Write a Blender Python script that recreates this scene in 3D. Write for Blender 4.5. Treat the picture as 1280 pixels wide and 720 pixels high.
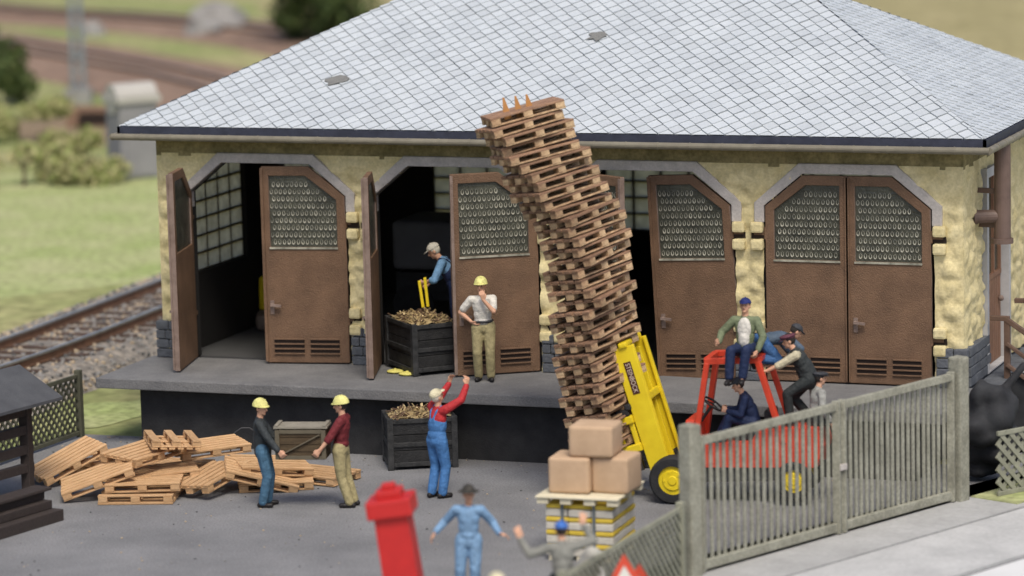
import bpy, bmesh, math, random
from mathutils import Vector, Matrix, noise
random.seed(7)
R = math.radians
S = bpy.context.scene
for o in list(bpy.data.objects): bpy.data.objects.remove(o)
COL = S.collection

# ---------------------------------------------------------------- camera
CAM = Vector((27.5153, -56.5667, 11.9161)); FP = 4500.0
TH, PS, RO = 0.153136, 0.354775, -0.0250695
D_ = Vector((-math.sin(PS)*math.cos(TH), math.cos(PS)*math.cos(TH), -math.sin(TH)))
r0 = Vector((math.cos(PS), math.sin(PS), 0)); u0 = r0.cross(D_)
RV = r0*math.cos(RO)+u0*math.sin(RO); UV = -r0*math.sin(RO)+u0*math.cos(RO)
DH = Vector((-math.sin(PS), math.cos(PS), 0)); RH = r0
cd = bpy.data.cameras.new("camera"); cam = bpy.data.objects.new("camera", cd); COL.objects.link(cam)
M = Matrix((RV, UV, -D_)).transposed().to_4x4(); M.translation = CAM
cam.matrix_world = M
cd.sensor_fit = 'HORIZONTAL'; cd.sensor_width = 36; cd.lens = 36*FP/1280
cd.clip_start = 1; cd.clip_end = 3000
cd.dof.use_dof = True; cd.dof.focus_distance = 59.0; cd.dof.aperture_fstop = 0.36
S.camera = cam

# ---------------------------------------------------------------- light
SUN_EL, SUN_AZ = R(58), R(150)      # azimuth clockwise from +Y: sun stands front right
W = bpy.data.worlds.new("World"); S.world = W; W.use_nodes = True
nt = W.node_tree; bg = nt.nodes["Background"]; sky = nt.nodes.new("ShaderNodeTexSky")
sky.sky_type = 'NISHITA'; sky.sun_disc = False; sky.sun_elevation = SUN_EL; sky.sun_rotation = SUN_AZ
sky.air_density = 0.7; sky.dust_density = 3.0; sky.ozone_density = 0.6
nt.links.new(sky.outputs[0], bg.inputs[0]); bg.inputs[1].default_value = 0.10
sl = bpy.data.lights.new("sun", 'SUN'); so = bpy.data.objects.new("sun", sl); COL.objects.link(so)
sl.energy = 1.5; sl.angle = R(22); sl.color = (1, .94, .83)
sdir = Vector((math.sin(SUN_AZ)*math.cos(SUN_EL), math.cos(SUN_AZ)*math.cos(SUN_EL), math.sin(SUN_EL)))
so.rotation_euler = sdir.to_track_quat('Z', 'Y').to_euler(); so.location = (30, -30, 40)
S.view_settings.view_transform = 'Standard'; S.view_settings.look = 'None'
S.view_settings.exposure = 0.75; S.view_settings.gamma = 1; S.view_settings.use_curve_mapping = False

# ---------------------------------------------------------------- helpers
def gp(px, py, z=0.0):                      # ground point under a photograph pixel
    v = D_*FP + RV*(px-640) - UV*(py-360)
    return CAM + v*((z-CAM.z)/v.z)
def dp(px, py, P):                          # point on the upright plane through P that faces the camera
    v = D_*FP + RV*(px-640) - UV*(py-360)
    return CAM + v*(((P-CAM).dot(DH))/v.dot(DH))
def camvec(x, y, d): return RV*x+UV*y+D_*d
MATS = {}
def mat(name, c, c2=None, scale=4.0, rough=.75, bump=0.0, bscale=30.0, spec=.3, metal=0.0, vary=0.0, fine=0.0, fscale=90., stretch=None):
    if name in MATS: return MATS[name]
    m = bpy.data.materials.new(name); m.use_nodes = True; t = m.node_tree; N = t.nodes; L = t.links
    b = N["Principled BSDF"]; b.inputs["Roughness"].default_value = rough; b.inputs["Metallic"].default_value = metal
    b.inputs["Specular IOR Level"].default_value = spec
    tc = N.new("ShaderNodeTexCoord"); mp = N.new("ShaderNodeMapping"); L.new(tc.outputs["Object"], mp.inputs[0])
    if stretch: mp.inputs["Scale"].default_value = stretch
    n = N.new("ShaderNodeTexNoise"); n.inputs["Scale"].default_value = scale; n.inputs["Detail"].default_value = 6; n.inputs["Roughness"].default_value = .62
    L.new(mp.outputs[0], n.inputs["Vector"])
    rp = N.new("ShaderNodeValToRGB"); rp.color_ramp.elements[0].position = .33; rp.color_ramp.elements[1].position = .68
    c2 = c2 or tuple(x*.82 for x in c)
    rp.color_ramp.elements[0].color = (*c2, 1); rp.color_ramp.elements[1].color = (*c, 1)
    L.new(n.outputs[0], rp.inputs[0]); out = rp.outputs[0]
    if fine:
        n3 = N.new("ShaderNodeTexNoise"); n3.inputs["Scale"].default_value = fscale; n3.inputs["Detail"].default_value = 3
        L.new(mp.outputs[0], n3.inputs["Vector"])
        mr = N.new("ShaderNodeMapRange"); mr.inputs[1].default_value = .3; mr.inputs[2].default_value = .7
        mr.inputs[3].default_value = 1-fine; mr.inputs[4].default_value = 1+fine
        L.new(n3.outputs[0], mr.inputs[0])
        vm = N.new("ShaderNodeVectorMath"); vm.operation = 'SCALE'; L.new(out, vm.inputs[0]); L.new(mr.outputs[0], vm.inputs["Scale"]); out = vm.outputs[0]
    if vary:
        oi = N.new("ShaderNodeObjectInfo"); mr = N.new("ShaderNodeMapRange"); mr.inputs[3].default_value = 1-vary; mr.inputs[4].default_value = 1+vary
        L.new(oi.outputs["Random"], mr.inputs[0])
        vm = N.new("ShaderNodeVectorMath"); vm.operation = 'SCALE'; L.new(out, vm.inputs[0]); L.new(mr.outputs[0], vm.inputs["Scale"]); out = vm.outputs[0]
    L.new(out, b.inputs["Base Color"])
    if bump:
        n2 = N.new("ShaderNodeTexNoise"); n2.inputs["Scale"].default_value = bscale; n2.inputs["Detail"].default_value = 4
        L.new(mp.outputs[0], n2.inputs["Vector"])
        bp = N.new("ShaderNodeBump"); bp.inputs["Strength"].default_value = bump; bp.inputs["Distance"].default_value = .03
        L.new(n2.outputs[0], bp.inputs["Height"]); L.new(bp.outputs[0], b.inputs["Normal"])
    MATS[name] = m; return m
def paint(name, c, rough=.68, vary=.0, d=.68): return mat(name, c, tuple(x*d for x in c), 9, rough, .85, 13, .25, vary=vary, fine=.1, fscale=50)

def box(bm, c, s, Mx=None, mi=0):
    M2 = Matrix.Translation(c) if Mx is None else Mx @ Matrix.Translation(c)
    r = bmesh.ops.create_cube(bm, size=1, matrix=M2 @ Matrix.Diagonal((*s, 1)))
    if mi:
        for f in {f for v in r['verts'] for f in v.link_faces}: f.material_index = mi
    return r['verts']
def frame(p0, p1):
    z = (Vector(p1)-Vector(p0)); l = z.length; return Matrix.Translation((Vector(p0)+Vector(p1))/2) @ z.to_track_quat('Z', 'Y').to_matrix().to_4x4(), l
def bar(bm, p0, p1, w, h, roll=0.0):
    Mx, l = frame(p0, p1); box(bm, (0, 0, 0), (w, h, l), Mx @ Matrix.Rotation(roll, 4, 'Z'))
def cyl(bm, p0, p1, r0, r1=None, n=16, caps=True):
    Mx, l = frame(p0, p1)
    return bmesh.ops.create_cone(bm, cap_ends=caps, segments=n, radius1=r0, radius2=r0 if r1 is None else r1, depth=l, matrix=Mx)['verts']
def ball(bm, c, r, Rm=None, u=12, v=8):
    r = r if hasattr(r, '__len__') else (r, r, r)
    Mx = Matrix.Translation(c) @ (Rm.to_4x4() if Rm else Matrix.Identity(4)) @ Matrix.Diagonal((*r, 1))
    return bmesh.ops.create_uvsphere(bm, u_segments=u, v_segments=v, radius=1, matrix=Mx)['verts']
def prism(bm, pts, vec):                       # closed polygon (3-D points) pushed along vec
    a = [bm.verts.new(p) for p in pts]; b = [bm.verts.new(Vector(p)+Vector(vec)) for p in pts]; n = len(a)
    bm.faces.new(a[::-1]); bm.faces.new(b)
    for i in range(n): bm.faces.new((a[i], a[(i+1) % n], b[(i+1) % n], b[i]))
def ring(bm, outer, inner, vec):               # frame between two matching polygons pushed along vec
    V = Vector(vec); A = [[bm.verts.new(Vector(p)+k*V) for p in q] for q in (outer, inner) for k in (0, 1)]
    o0, o1, i0, i1 = A; n = len(o0)
    for i in range(n):
        j = (i+1) % n
        bm.faces.new((o0[i], o0[j], i0[j], i0[i])); bm.faces.new((o1[i], i1[i], i1[j], o1[j]))
        bm.faces.new((o0[i], o1[i], o1[j], o0[j])); bm.faces.new((i0[i], i0[j], i1[j], i1[i]))
def bevel(bm, w, seg=2):
    bmesh.ops.bevel(bm, geom=[e for e in bm.edges if len(e.link_faces) == 2 and e.calc_face_angle(0) > .5], offset=w, segments=seg, affect='EDGES', profile=.6)
def smooth(bm, ang=None):
    for f in bm.faces: f.smooth = True
def obj(name, bm, m, parent=None, world=False, bev=0, sm=False, recalc=True):
    if bev: bevel(bm, bev)
    if recalc: bmesh.ops.recalc_face_normals(bm, faces=bm.faces)
    if sm: smooth(bm)
    me = bpy.data.meshes.new(name); bm.to_mesh(me); bm.free()
    for x in (m if isinstance(m, (list, tuple)) else [m]): me.materials.append(x)
    o = bpy.data.objects.new(name, me); COL.objects.link(o)
    if parent is not None:
        if world: me.transform(wm(parent).inverted())
        o.parent = parent
    return o
def wm(o):
    M2 = o.matrix_basis.copy()
    while o.parent: o = o.parent; M2 = o.matrix_basis @ M2
    return M2
def tag(o, label=None, cat=None, group=None, kind=None):
    if label: o['label'] = label
    if cat: o['category'] = cat
    if group: o['group'] = group
    if kind: o['kind'] = kind
    return o
def thing(name, label, cat, loc=(0, 0, 0), rz=0, group=None, Mx=None):
    o = bpy.data.objects.new(name, None); COL.objects.link(o); o.empty_display_size = .2
    if Mx is not None: o.matrix_basis = Mx
    else: o.location = loc; o.rotation_euler = (0, 0, rz)
    return tag(o, label, cat, group)
def BM(): return bmesh.new()
ORD = ("topmost second third fourth fifth sixth seventh eighth ninth tenth eleventh twelfth thirteenth fourteenth fifteenth sixteenth seventeenth eighteenth nineteenth twentieth "
 "twenty-first twenty-second twenty-third twenty-fourth twenty-fifth twenty-sixth twenty-seventh twenty-eighth twenty-ninth thirtieth thirty-first thirty-second thirty-third thirty-fourth thirty-fifth thirty-sixth thirty-seventh thirty-eighth thirty-ninth fortieth").split()

# ---------------------------------------------------------------- materials
m_grass = mat("grass", (.20, .25, .085), (.34, .31, .16), .16, .95, .8, 6, .05, fine=.35, fscale=2.2)
m_asph = mat("asphalt", (.235, .235, .238), (.16, .161, .165), .55, .9, .6, 26, .2, fine=.22, fscale=30)
m_conc = mat("pavement", (.42, .42, .41), (.33, .33, .32), 1.2, .9, .3, 30, .2, fine=.08, fscale=14)
m_conc2 = mat("kerb_concrete", (.50, .50, .485), (.40, .40, .39), 1.4, .9, .3, 30, .2, fine=.08, fscale=14)
m_road = mat("pale_road", (.68, .68, .67), (.6, .6, .59), .8, .9, .2, 30, .2)
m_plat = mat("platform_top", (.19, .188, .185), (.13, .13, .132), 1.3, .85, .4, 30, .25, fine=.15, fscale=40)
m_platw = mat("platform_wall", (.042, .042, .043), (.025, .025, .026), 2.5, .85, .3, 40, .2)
m_plaster = mat("plaster", (.70, .605, .35), (.55, .465, .24), 3.2, .85, .45, 14, .2, fine=.12, fscale=22)
m_eave_shade = mat("eave_shade_plaster", (.30, .25, .125), (.17, .145, .07), 4.0, .9, .6, 14, .15, fine=.2, fscale=18)  # plaster with the shade of the eaves painted into its colour
m_trim = mat("stone_trim", (.52, .48, .44), (.40, .37, .34), 4, .85, .35, 40, .2, fine=.1, fscale=30)
m_plinth = mat("plinth_stone", (.125, .135, .15), (.08, .085, .095), 5, .85, .6, 25, .2)
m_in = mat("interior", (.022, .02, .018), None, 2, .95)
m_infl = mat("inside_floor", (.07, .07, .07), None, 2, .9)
m_door = mat("door_brown", (.20, .117, .068), (.12, .07, .041), 1.7, .62, .5, 55, .35, fine=.16, fscale=45)
m_edge = mat("door_edge", (.27, .2, .165), (.17, .12, .095), 5, .7, .3, 40, .3)
m_dark = mat("dark_slot", (.025, .016, .012), None, 5, .8)
m_pane = mat("pane_glass", (.085, .085, .062), (.035, .036, .028), 3, .22, .5, 26, .5)
m_glint = mat("moulded_glass_glint", (.46, .44, .35), (.14, .14, .11), 5, .25, 0, 30, .6)
m_gut = mat("gutter_zinc", (.215, .195, .145), (.15, .135, .10), 3, .55, .2, 50, .4)
m_fascia = mat("roof_edge", (.045, .05, .075), (.03, .033, .05), 6, .6, .2, 50, .3)
m_black = mat("black_wood", (.011, .011, .011), (.03, .03, .03), 5, .6, .5, 40, .35)
m_scrap = mat("brass_scrap", (.60, .47, .25), (.30, .22, .11), 9, .38, .2, 40, .5, metal=.35)
m_scrap2 = mat("rust_scrap", (.16, .10, .06), (.08, .05, .035), 9, .6)
m_pal = mat("pallet_wood", (.62, .40, .215), (.47, .28, .135), 3, .75, .35, 60, .25, vary=.13, fine=.12, fscale=40, stretch=(1, 5, 5))
m_pal2 = mat("old_pallet_wood", (.37, .22, .135), (.19, .11, .07), 4, .75, .35, 60, .25, vary=.22, fine=.15, fscale=40, stretch=(1, 5, 5))
m_palb = mat("pallet_block_wood", (.57, .41, .24), (.26, .155, .09), 5, .75, .35, 60, .25, vary=.28, fine=.15, fscale=40)
m_yel = mat("yellow_paint", (.78, .60, .018), (.68, .50, .012), 3, .42, .08, 40, .45)
m_red = mat("red_paint", (.62, .06, .025), (.5, .045, .02), 4, .45, .1, 40, .4)
m_redpost = mat("red_plastic", (.52, .022, .02), (.45, .018, .018), 4, .5, .1, 40, .4)
m_rub = mat("rubber", (.018, .018, .019), (.03, .03, .031), 8, .75, .3, 50, .3)
m_steel = mat("dark_steel", (.04, .04, .042), None, 6, .5, .1, 50, .5)
m_gate = mat("weathered_gate", (.33, .325, .26), (.21, .205, .16), 3, .8, .4, 40, .2, fine=.15, fscale=24)
m_latt = mat("lattice_wood", (.30, .30, .225), (.20, .20, .15), 3, .8, .3, 40, .2)
m_lattd = mat("dark_lattice_wood", (.11, .11, .075), (.07, .07, .05), 3, .8, .3, 40, .2)
m_brown = mat("dark_brown_wood", (.055, .042, .037), (.035, .027, .024), 4, .7, .4, 40, .3, stretch=(1, 6, 6))
m_tar = mat("tar_roof", (.085, .088, .094), (.062, .064, .07), 3, .8, .4, 30, .3)
m_rail = mat("rusty_rail", (.16, .085, .05), (.10, .055, .035), 4, .8)
m_railtop = mat("rail_head", (.42, .40, .36), (.30, .28, .25), 6, .3, 0, 30, .5, metal=.7)
m_sleep = mat("sleeper", (.10, .062, .045), (.06, .04, .03), 4, .9)
m_ball = mat("ballast", (.34, .30, .25), (.15, .14, .13), 3.2, .95, .9, 9, .1, fine=.35, fscale=9)
m_bb = mat("brown_ballast", (.27, .19, .14), (.19, .13, .10), .6, .95, .6, 5, .05, fine=.25, fscale=3)
m_card = mat("cardboard", (.55, .385, .25), (.47, .325, .205), 3, .8, .15, 40, .2)
m_cream = mat("cream_paint", (.72, .66, .48), (.62, .56, .40), 4, .7)
m_bagw = mat("white_sack", (.60, .57, .49), (.5, .47, .40), 4, .8, .3, 12)
m_bagy = mat("yellow_sack", (.68, .50, .07), (.58, .42, .05), 4, .75, .3, 12)
m_strap = mat("grey_strap", (.14, .16, .165), None, 4, .6)
m_cratew = mat("grey_crate_wood", (.11, .078, .044), (.068, .047, .028), 4, .8, .4, 50, .2, stretch=(1, 5, 5))
m_cratel = mat("pale_crate_lid", (.29, .265, .21), (.21, .19, .15), 4, .8, .4, 50, .2)
m_hut = mat("hut_wall", (.27, .265, .27), (.22, .215, .22), 1, .85)
m_huttop = mat("hut_roof", (.46, .44, .40), None, 1, .85)
m_mast = mat("grey_mast", (.27, .30, .31), None, 2, .6)
m_rock = mat("rock", (.31, .30, .28), (.20, .19, .175), 1.5, .9, .5, 8)
m_leafd = mat("leaf_dark", (.028, .05, .012), (.05, .075, .018), 1.2, .7, vary=.0)
m_leafl = mat("leaf_light", (.07, .11, .025), (.10, .12, .035), 1.2, .7)
m_leafo = mat("leaf_olive", (.42, .38, .20), (.30, .29, .12), 1.2, .8)
m_bark = mat("bark", (.09, .065, .045), None, 5, .9)
m_handr = mat("handrail_wood", (.15, .095, .068), (.10, .06, .042), 4, .7, .3, 40)
m_pipe = mat("brown_pipe", (.15, .10, .08), (.11, .072, .058), 4, .55, .1, 40, .4)
m_tarp = mat("dark_tarp", (.035, .037, .04), (.02, .02, .022), 3, .8, .3, 12)
m_psack = mat("pale_sack", (.46, .45, .40), (.36, .35, .31), 3, .85, .3, 12)

# ---------------------------------------------------------------- ground
bm = BM()
bmesh.ops.create_grid(bm, x_segments=2, y_segments=2, size=1500, matrix=Matrix.Translation((0, 300, -.016)))
tag(obj("ground", bm, m_grass), kind='structure')
def sheet(name, pts, z, m, kind='structure', thick=0):
    bm = BM()
    if thick: prism(bm, [(x, y, z-thick) for x, y in pts], (0, 0, thick))
    else: bm.faces.new([bm.verts.new((x, y, z)) for x, y in pts])
    return tag(obj(name, bm, m), kind=kind)
gA, gB = gp(866, 722), gp(1200, 627)                     # gate line on the ground
gdir = (gB-gA).normalized(); gdir.z = 0; gnor = Vector((gdir.y, -gdir.x, 0))
if gnor.dot(DH) > 0: gnor = -gnor                       # towards the camera
gF = gA-gdir*14; gE = gB+gdir*20
sheet("yard", [(-1.3, -1.35), (-2.2, -16), (-3, -40), (gF.x-12, gF.y-24), (gF.x, gF.y), (gE.x, gE.y), (26, 14), (15.2, 10), (14.6, -.4)], .0, m_asph)
def strip(name, a, b, z, m, thick=.0, f=gF, e=gE):
    sheet(name, [tuple((f+gnor*a).xy), tuple((e+gnor*a).xy), tuple((e+gnor*b).xy), tuple((f+gnor*b).xy)], z, m, thick=thick)
strip("pavement", .0, 1.05, .03, m_conc, .06)
strip("gutter_channel", 1.05, 1.2, .006, m_asph)
strip("kerb", 1.2, 3.0, .06, m_conc2, .1)
strip("road_joint", 3.0, 3.12, .012, m_asph)
strip("road", 3.12, 30, .04, m_road, .06)
# dry earth beyond the shed
def blob(name, c, rx, ry, z, m, n=26, rot=0, kind='structure'):
    pts = []
    for i in range(n):
        a = 2*math.pi*i/n; k = 1+.35*(noise.noise(Vector((math.cos(a)*1.3+c[0], math.sin(a)*1.3, c[1])))) 
        x, y = rx*k*math.cos(a), ry*k*math.sin(a)
        pts.append((c[0]+x*math.cos(rot)-y*math.sin(rot), c[1]+x*math.sin(rot)+y*math.cos(rot)))
    return sheet(name, pts, z, m, kind)
m_dry = mat("dry_grass", (.35, .305, .165), (.27, .24, .12), .35, .95, .7, 5, .05, fine=.25, fscale=2)
m_fresh = mat("fresh_grass", (.28, .335, .125), (.385, .39, .205), .5, .95, .8, 9, .05, fine=.3, fscale=5)
m_earth = mat("earth", (.27, .20, .13), (.19, .15, .10), .7, .95, .6, 6, .05, fine=.2, fscale=4)
blob("dry_field", (gp(1230, 15).x, gp(1230, 15).y), 26, 45, -.008, m_dry, rot=PS)
blob("grass_verge", (gp(90, 290).x, gp(90, 290).y), 9, 11, -.012, m_fresh, rot=PS)
blob("grass_patch", (gp(140, 515).x, gp(140, 515).y), .75, 1.3, -.004, m_fresh)
blob("earth_patch", (gp(120, 550).x, gp(120, 550).y), .7, .6, -.008, m_earth)
blob("earth_slope", (gp(120, 160).x, gp(120, 160).y), 3, 5, -.008, m_earth, rot=PS)

def track(name, left, right, label, m_bed, zb, w, detail):
    """two rails (world polylines) with sleepers on a ballast bed"""
    t = thing(name, label, "railway track", tuple(left[0]))
    n = len(left)
    bm = BM(); ra = []
    for i in range(n):
        c = (left[i]+right[i])/2; a = (right[i]-left[i]); a.z = 0; a.normalize()
        ra.append([bm.verts.new((c.x+a.x*k*w, c.y+a.y*k*w, z)) for k, z in ((-1.5, -.03), (-1, zb), (1, zb), (1.5, -.03))])
    for i in range(n-1):
        for k in range(3): bm.faces.new((ra[i][k], ra[i][k+1], ra[i+1][k+1], ra[i+1][k]))
    obj("ballast_bed", bm, m_bed, t, True)
    if detail:
        bm = BM()
        for i in range(n-1):
            l = (left[i+1]-left[i]).length
            for k in range(int(l*170)):
                f = random.random(); q = random.uniform(-1.45, 1.45); c = (left[i]+right[i])/2*(1-f)+(left[i+1]+right[i+1])/2*f
                a = (right[i]-left[i]).normalized(); z = zb if abs(q) < 1 else zb*(1-(abs(q)-1)/.5)
                s = random.uniform(.03, .065); p = Vector((c.x+a.x*q*w, c.y+a.y*q*w, z+.01))
                r = bmesh.ops.create_icosphere(bm, subdivisions=1, radius=s, matrix=Matrix.Translation(p) @ Matrix.Rotation(random.random()*6, 4, Vector((random.random(), random.random(), .3)).normalized()) @ Matrix.Diagonal((1, random.uniform(.5, 1), random.uniform(.5, .9), 1)))
                mi = random.choice((0, 0, 1, 2)); 
                for f_ in {f_ for v in r['verts'] for f_ in v.link_faces}: f_.material_index = mi
        tag(obj("ballast_stones", bm, [mat("stone_grey", (.27, .26, .245), None, 5, .9), mat("stone_tan", (.46, .37, .26), None, 5, .9), mat("stone_dark", (.10, .10, .10), None, 5, .9)], t, True), kind='stuff')
    bm = BM(); acc = 0.
    for i in range(n-1):
        l = (left[i+1]-left[i]).length; k = 0
        for j in range(int(l/.62)):
            f = j*.62/l; A = left[i].lerp(left[i+1], f); B = right[i].lerp(right[i+1], f); a = (B-A).normalized()
            bar(bm, A-a*.5+Vector((0, 0, -.225)), B+a*.5+Vector((0, 0, -.225)), .22, .12)
    obj("sleepers", bm, m_sleep, t, True)
    for P in (left, right):
        bm = BM(); bm2 = BM()
        for i in range(n-1):
            d = (P[i+1]-P[i]).normalized()*.03
            bar(bm, P[i]-Vector((0, 0, .165)), P[i+1]-Vector((0, 0, .165))+d, .16, .03); bar(bm, P[i]-Vector((0, 0, .09)), P[i+1]-Vector((0, 0, .09))+d, .05, .16)
            bar(bm2, P[i]-Vector((0, 0, .01)), P[i+1]-Vector((0, 0, .01))+d, .075, .045)
        rl = obj("rail", bm, m_rail, t, True); obj("rail_head", bm2, m_railtop, rl, True)
Lr = [gp(x, y, .50) for x, y in ((-260, 512), (-120, 474), (0, 430), (60, 410), (120, 385), (200, 345))]
Rr = [gp(x, y, .50) for x, y in ((-260, 556), (-120, 508), (0, 458), (60, 438), (125, 414), (205, 382))]
d = (Lr[-1]-Lr[-2]).normalized(); Lr.append(Lr[-1]+d*14); d = (Rr[-1]-Rr[-2]).normalized(); Rr.append(Rr[-1]+d*14)
# even the gauge
for i in range(len(Lr)):
    j = min(i, len(Lr)-2); d = (Rr[j+1]-Rr[j]).normalized(); nn = Vector((-d.y, d.x, 0)); nn = nn if nn.dot(Lr[i]-Rr[i]) > 0 else -nn
    Lr[i] = Rr[i]+nn*1.5
track("railway_track", Lr, Rr, "single railway track on pale stone ballast curving past left end of the shed", m_ball, .30, 1.55, True)
def far_track(pix, off, label):
    A = [gp(x, y, .3) for x, y in pix]; B = []
    for i in range(len(A)):
        j = min(i, len(A)-2); d = (A[j+1]-A[j]).normalized(); B.append(A[i]+Vector((-d.y, d.x, 0))*off)
    track("railway_track", A, B, label, m_bb, .16, 2.6, False)
far_track(((-120, 38), (0, 56), (90, 72), (180, 88), (260, 108), (330, 128), (420, 160)), 1.5, "brown railway track curving behind the grey mast in the background")
far_track(((-120, 0), (0, 12), (120, 18), (250, 28), (380, 44), (460, 60)), 1.5, "farthest brown railway track along top edge of the picture")

# ---------------------------------------------------------------- shed
WX, WY, ZP, ZE = 14.35, 7.75, 1.19, 5.15
shed = thing("goods_shed", "long cream plaster goods shed with pale slate roof and four brown double doors", "building", (7.2, 3.9, 0))
ARCH = [(.6, 3.58), (4.08, 7.06), (7.56, 10.48), (11.04, 13.86)]
ZS, ZT, CH = 4.12, 4.66, .66
def inside_arch(x, z, g=.0):
    for a, b in ARCH:
        if a-g < x < b+g and z < ZT+g:
            if z <= ZS or (x-a) > CH*(z-ZS)/(ZT-ZS)-g and (b-x) > CH*(z-ZS)/(ZT-ZS)-g: return True
    return False
def lump(x, z, s=0., ext=99.):
    p = Vector((x*3.1+s, z*3.6, s)); d, _ = noise.voronoi(p)
    e = max(0, min(1, (4.80-z)/.1))
    k = min((d[1]-d[0])*2.2, 1.); k = k*k*(3-2*k)
    return (.055*k+.03*noise.noise(Vector((x*4, z*4, s)))+.012*noise.noise(Vector((x*13, z*13, s))))*(.22+.78*e)*min(1, max(0, (min(x, ext-x))/.12+.05))
def rough_wall(bm, n_u, n_v, P, nor, hole, s):
    """lumpy plaster grid; P(u,v)->(point, x, z)"""
    V = {}
    def vert(i, j):
        if (i, j) not in V:
            p, x, z = P(i/n_u, j/n_v); V[i, j] = bm.verts.new(Vector(p)+Vector(nor)*lump(x, z, s, WX if s == 0 else WY))
        return V[i, j]
    for i in range(n_u):
        for j in range(n_v):
            _, x, z = P((i+.5)/n_u, (j+.5)/n_v)
            if hole(x, z): continue
            f = bm.faces.new((vert(i, j), vert(i+1, j), vert(i+1, j+1), vert(i, j+1))); f.smooth = True
            f.material_index = 1 if z > 4.80+.05*noise.noise(Vector((x*3, z, 5))) else 0  # smoother band below the eaves, eave shadow painted in as darker plaster
bm = BM()
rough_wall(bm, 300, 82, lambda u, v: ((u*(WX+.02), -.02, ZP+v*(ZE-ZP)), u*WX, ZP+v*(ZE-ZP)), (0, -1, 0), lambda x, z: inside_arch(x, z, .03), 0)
obj("front_wall", bm, [m_plaster, m_eave_shade], shed, True, recalc=False)
# inner leaf of the front wall: dark inside, closes the thickness
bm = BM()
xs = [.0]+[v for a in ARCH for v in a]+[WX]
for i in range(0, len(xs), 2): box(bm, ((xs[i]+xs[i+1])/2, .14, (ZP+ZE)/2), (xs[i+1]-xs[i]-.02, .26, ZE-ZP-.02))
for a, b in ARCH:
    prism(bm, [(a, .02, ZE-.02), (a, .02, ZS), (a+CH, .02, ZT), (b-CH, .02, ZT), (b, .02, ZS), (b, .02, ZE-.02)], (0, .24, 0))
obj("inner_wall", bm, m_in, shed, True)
# end wall right, with door opening y 1.25..2.75
bm = BM()
DY0, DY1 = 1.3, 3.1
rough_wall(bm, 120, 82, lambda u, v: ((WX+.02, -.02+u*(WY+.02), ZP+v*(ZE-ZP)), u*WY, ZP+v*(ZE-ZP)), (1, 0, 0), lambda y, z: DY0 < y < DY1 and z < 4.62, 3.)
obj("end_wall", bm, [m_plaster, m_eave_shade], shed, True, recalc=False)
bm = BM()
for y0, y1 in ((.28, DY0), (DY1, WY)): box(bm, (WX-.12, (y0+y1)/2, (ZP+ZE)/2), (.24, y1-y0, ZE-ZP-.02))
box(bm, (WX-.12, (DY0+DY1)/2, (4.62+ZE)/2), (.24, DY1-DY0-.002, ZE-4.62-.02))
obj("inner_wall", bm, m_in, shed, True)
# left wall with two windows, back wall with three
LW = [(.55, 3.1), (4.9, 6.9)]; ZW0, ZW1 = 2.55, 4.72
def holed(name, axis, fixed, thick, length, wins, start=0):
    bm = BM(); ys = [start]+[v for w in wins for v in w]+[length]
    def b(u0, u1, z0, z1):
        if axis == 'y': box(bm, (fixed, (u0+u1)/2, (z0+z1)/2), (thick, u1-u0, z1-z0))
        else: box(bm, ((u0+u1)/2, fixed, (z0+z1)/2), (u1-u0, thick, z1-z0))
    for i in range(0, len(ys), 2): b(ys[i], ys[i+1], ZP, ZE-.02)
    for w in wins: b(w[0], w[1], ZP, ZW0); b(w[0], w[1], ZW1, ZE-.02)
    return bm
bm = holed("w", 'y', .02, .03, WY, LW); obj("end_wall", bm, m_plaster, shed, True)
bm = holed("w", 'y', .15, .22, WY, LW, .3); obj("inner_wall", bm, m_in, shed, True)
BW = [(2.2, 4.4), (5.7, 7.9), (9.2, 11.4)]
bm = holed("w", 'x', WY-.02, .03, WX-.06, BW, .06); obj("back_wall", bm, m_plaster, shed, True)
bm = holed("w", 'x', WY-.16, .22, WX-.3, BW, .3); obj("inner_wall", bm, m_in, shed, True)
# frosted windows
mf = bpy.data.materials.new("frosted_glass"); mf.use_nodes = True; t = mf.node_tree; N = t.nodes; L = t.links
b = N["Principled BSDF"]; b.inputs["Base Color"].default_value = (.62, .56, .42, 1); b.inputs["Roughness"].default_value = .45
tl = N.new("ShaderNodeBsdfTranslucent"); tl.inputs[0].default_value = (.7, .64, .48, 1)
nz = N.new("ShaderNodeTexNoise"); nz.inputs["Scale"].default_value = 5; nz.inputs["Detail"].default_value = 5; tcw = N.new("ShaderNodeTexCoord"); L.new(tcw.outputs["Object"], nz.inputs["Vector"])
rpw = N.new("ShaderNodeValToRGB"); rpw.color_ramp.elements[0].color = (.20, .175, .12, 1); rpw.color_ramp.elements[1].color = (.66, .60, .45, 1); L.new(nz.outputs[0], rpw.inputs[0]); L.new(rpw.outputs[0], tl.inputs[0])
mx = N.new("ShaderNodeMixShader"); mx.inputs[0].default_value = .85; L.new(b.outputs[0], mx.inputs[1]); L.new(tl.outputs[0], mx.inputs[2])
L.new(mx.outputs[0], N["Material Output"].inputs[0])
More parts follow.
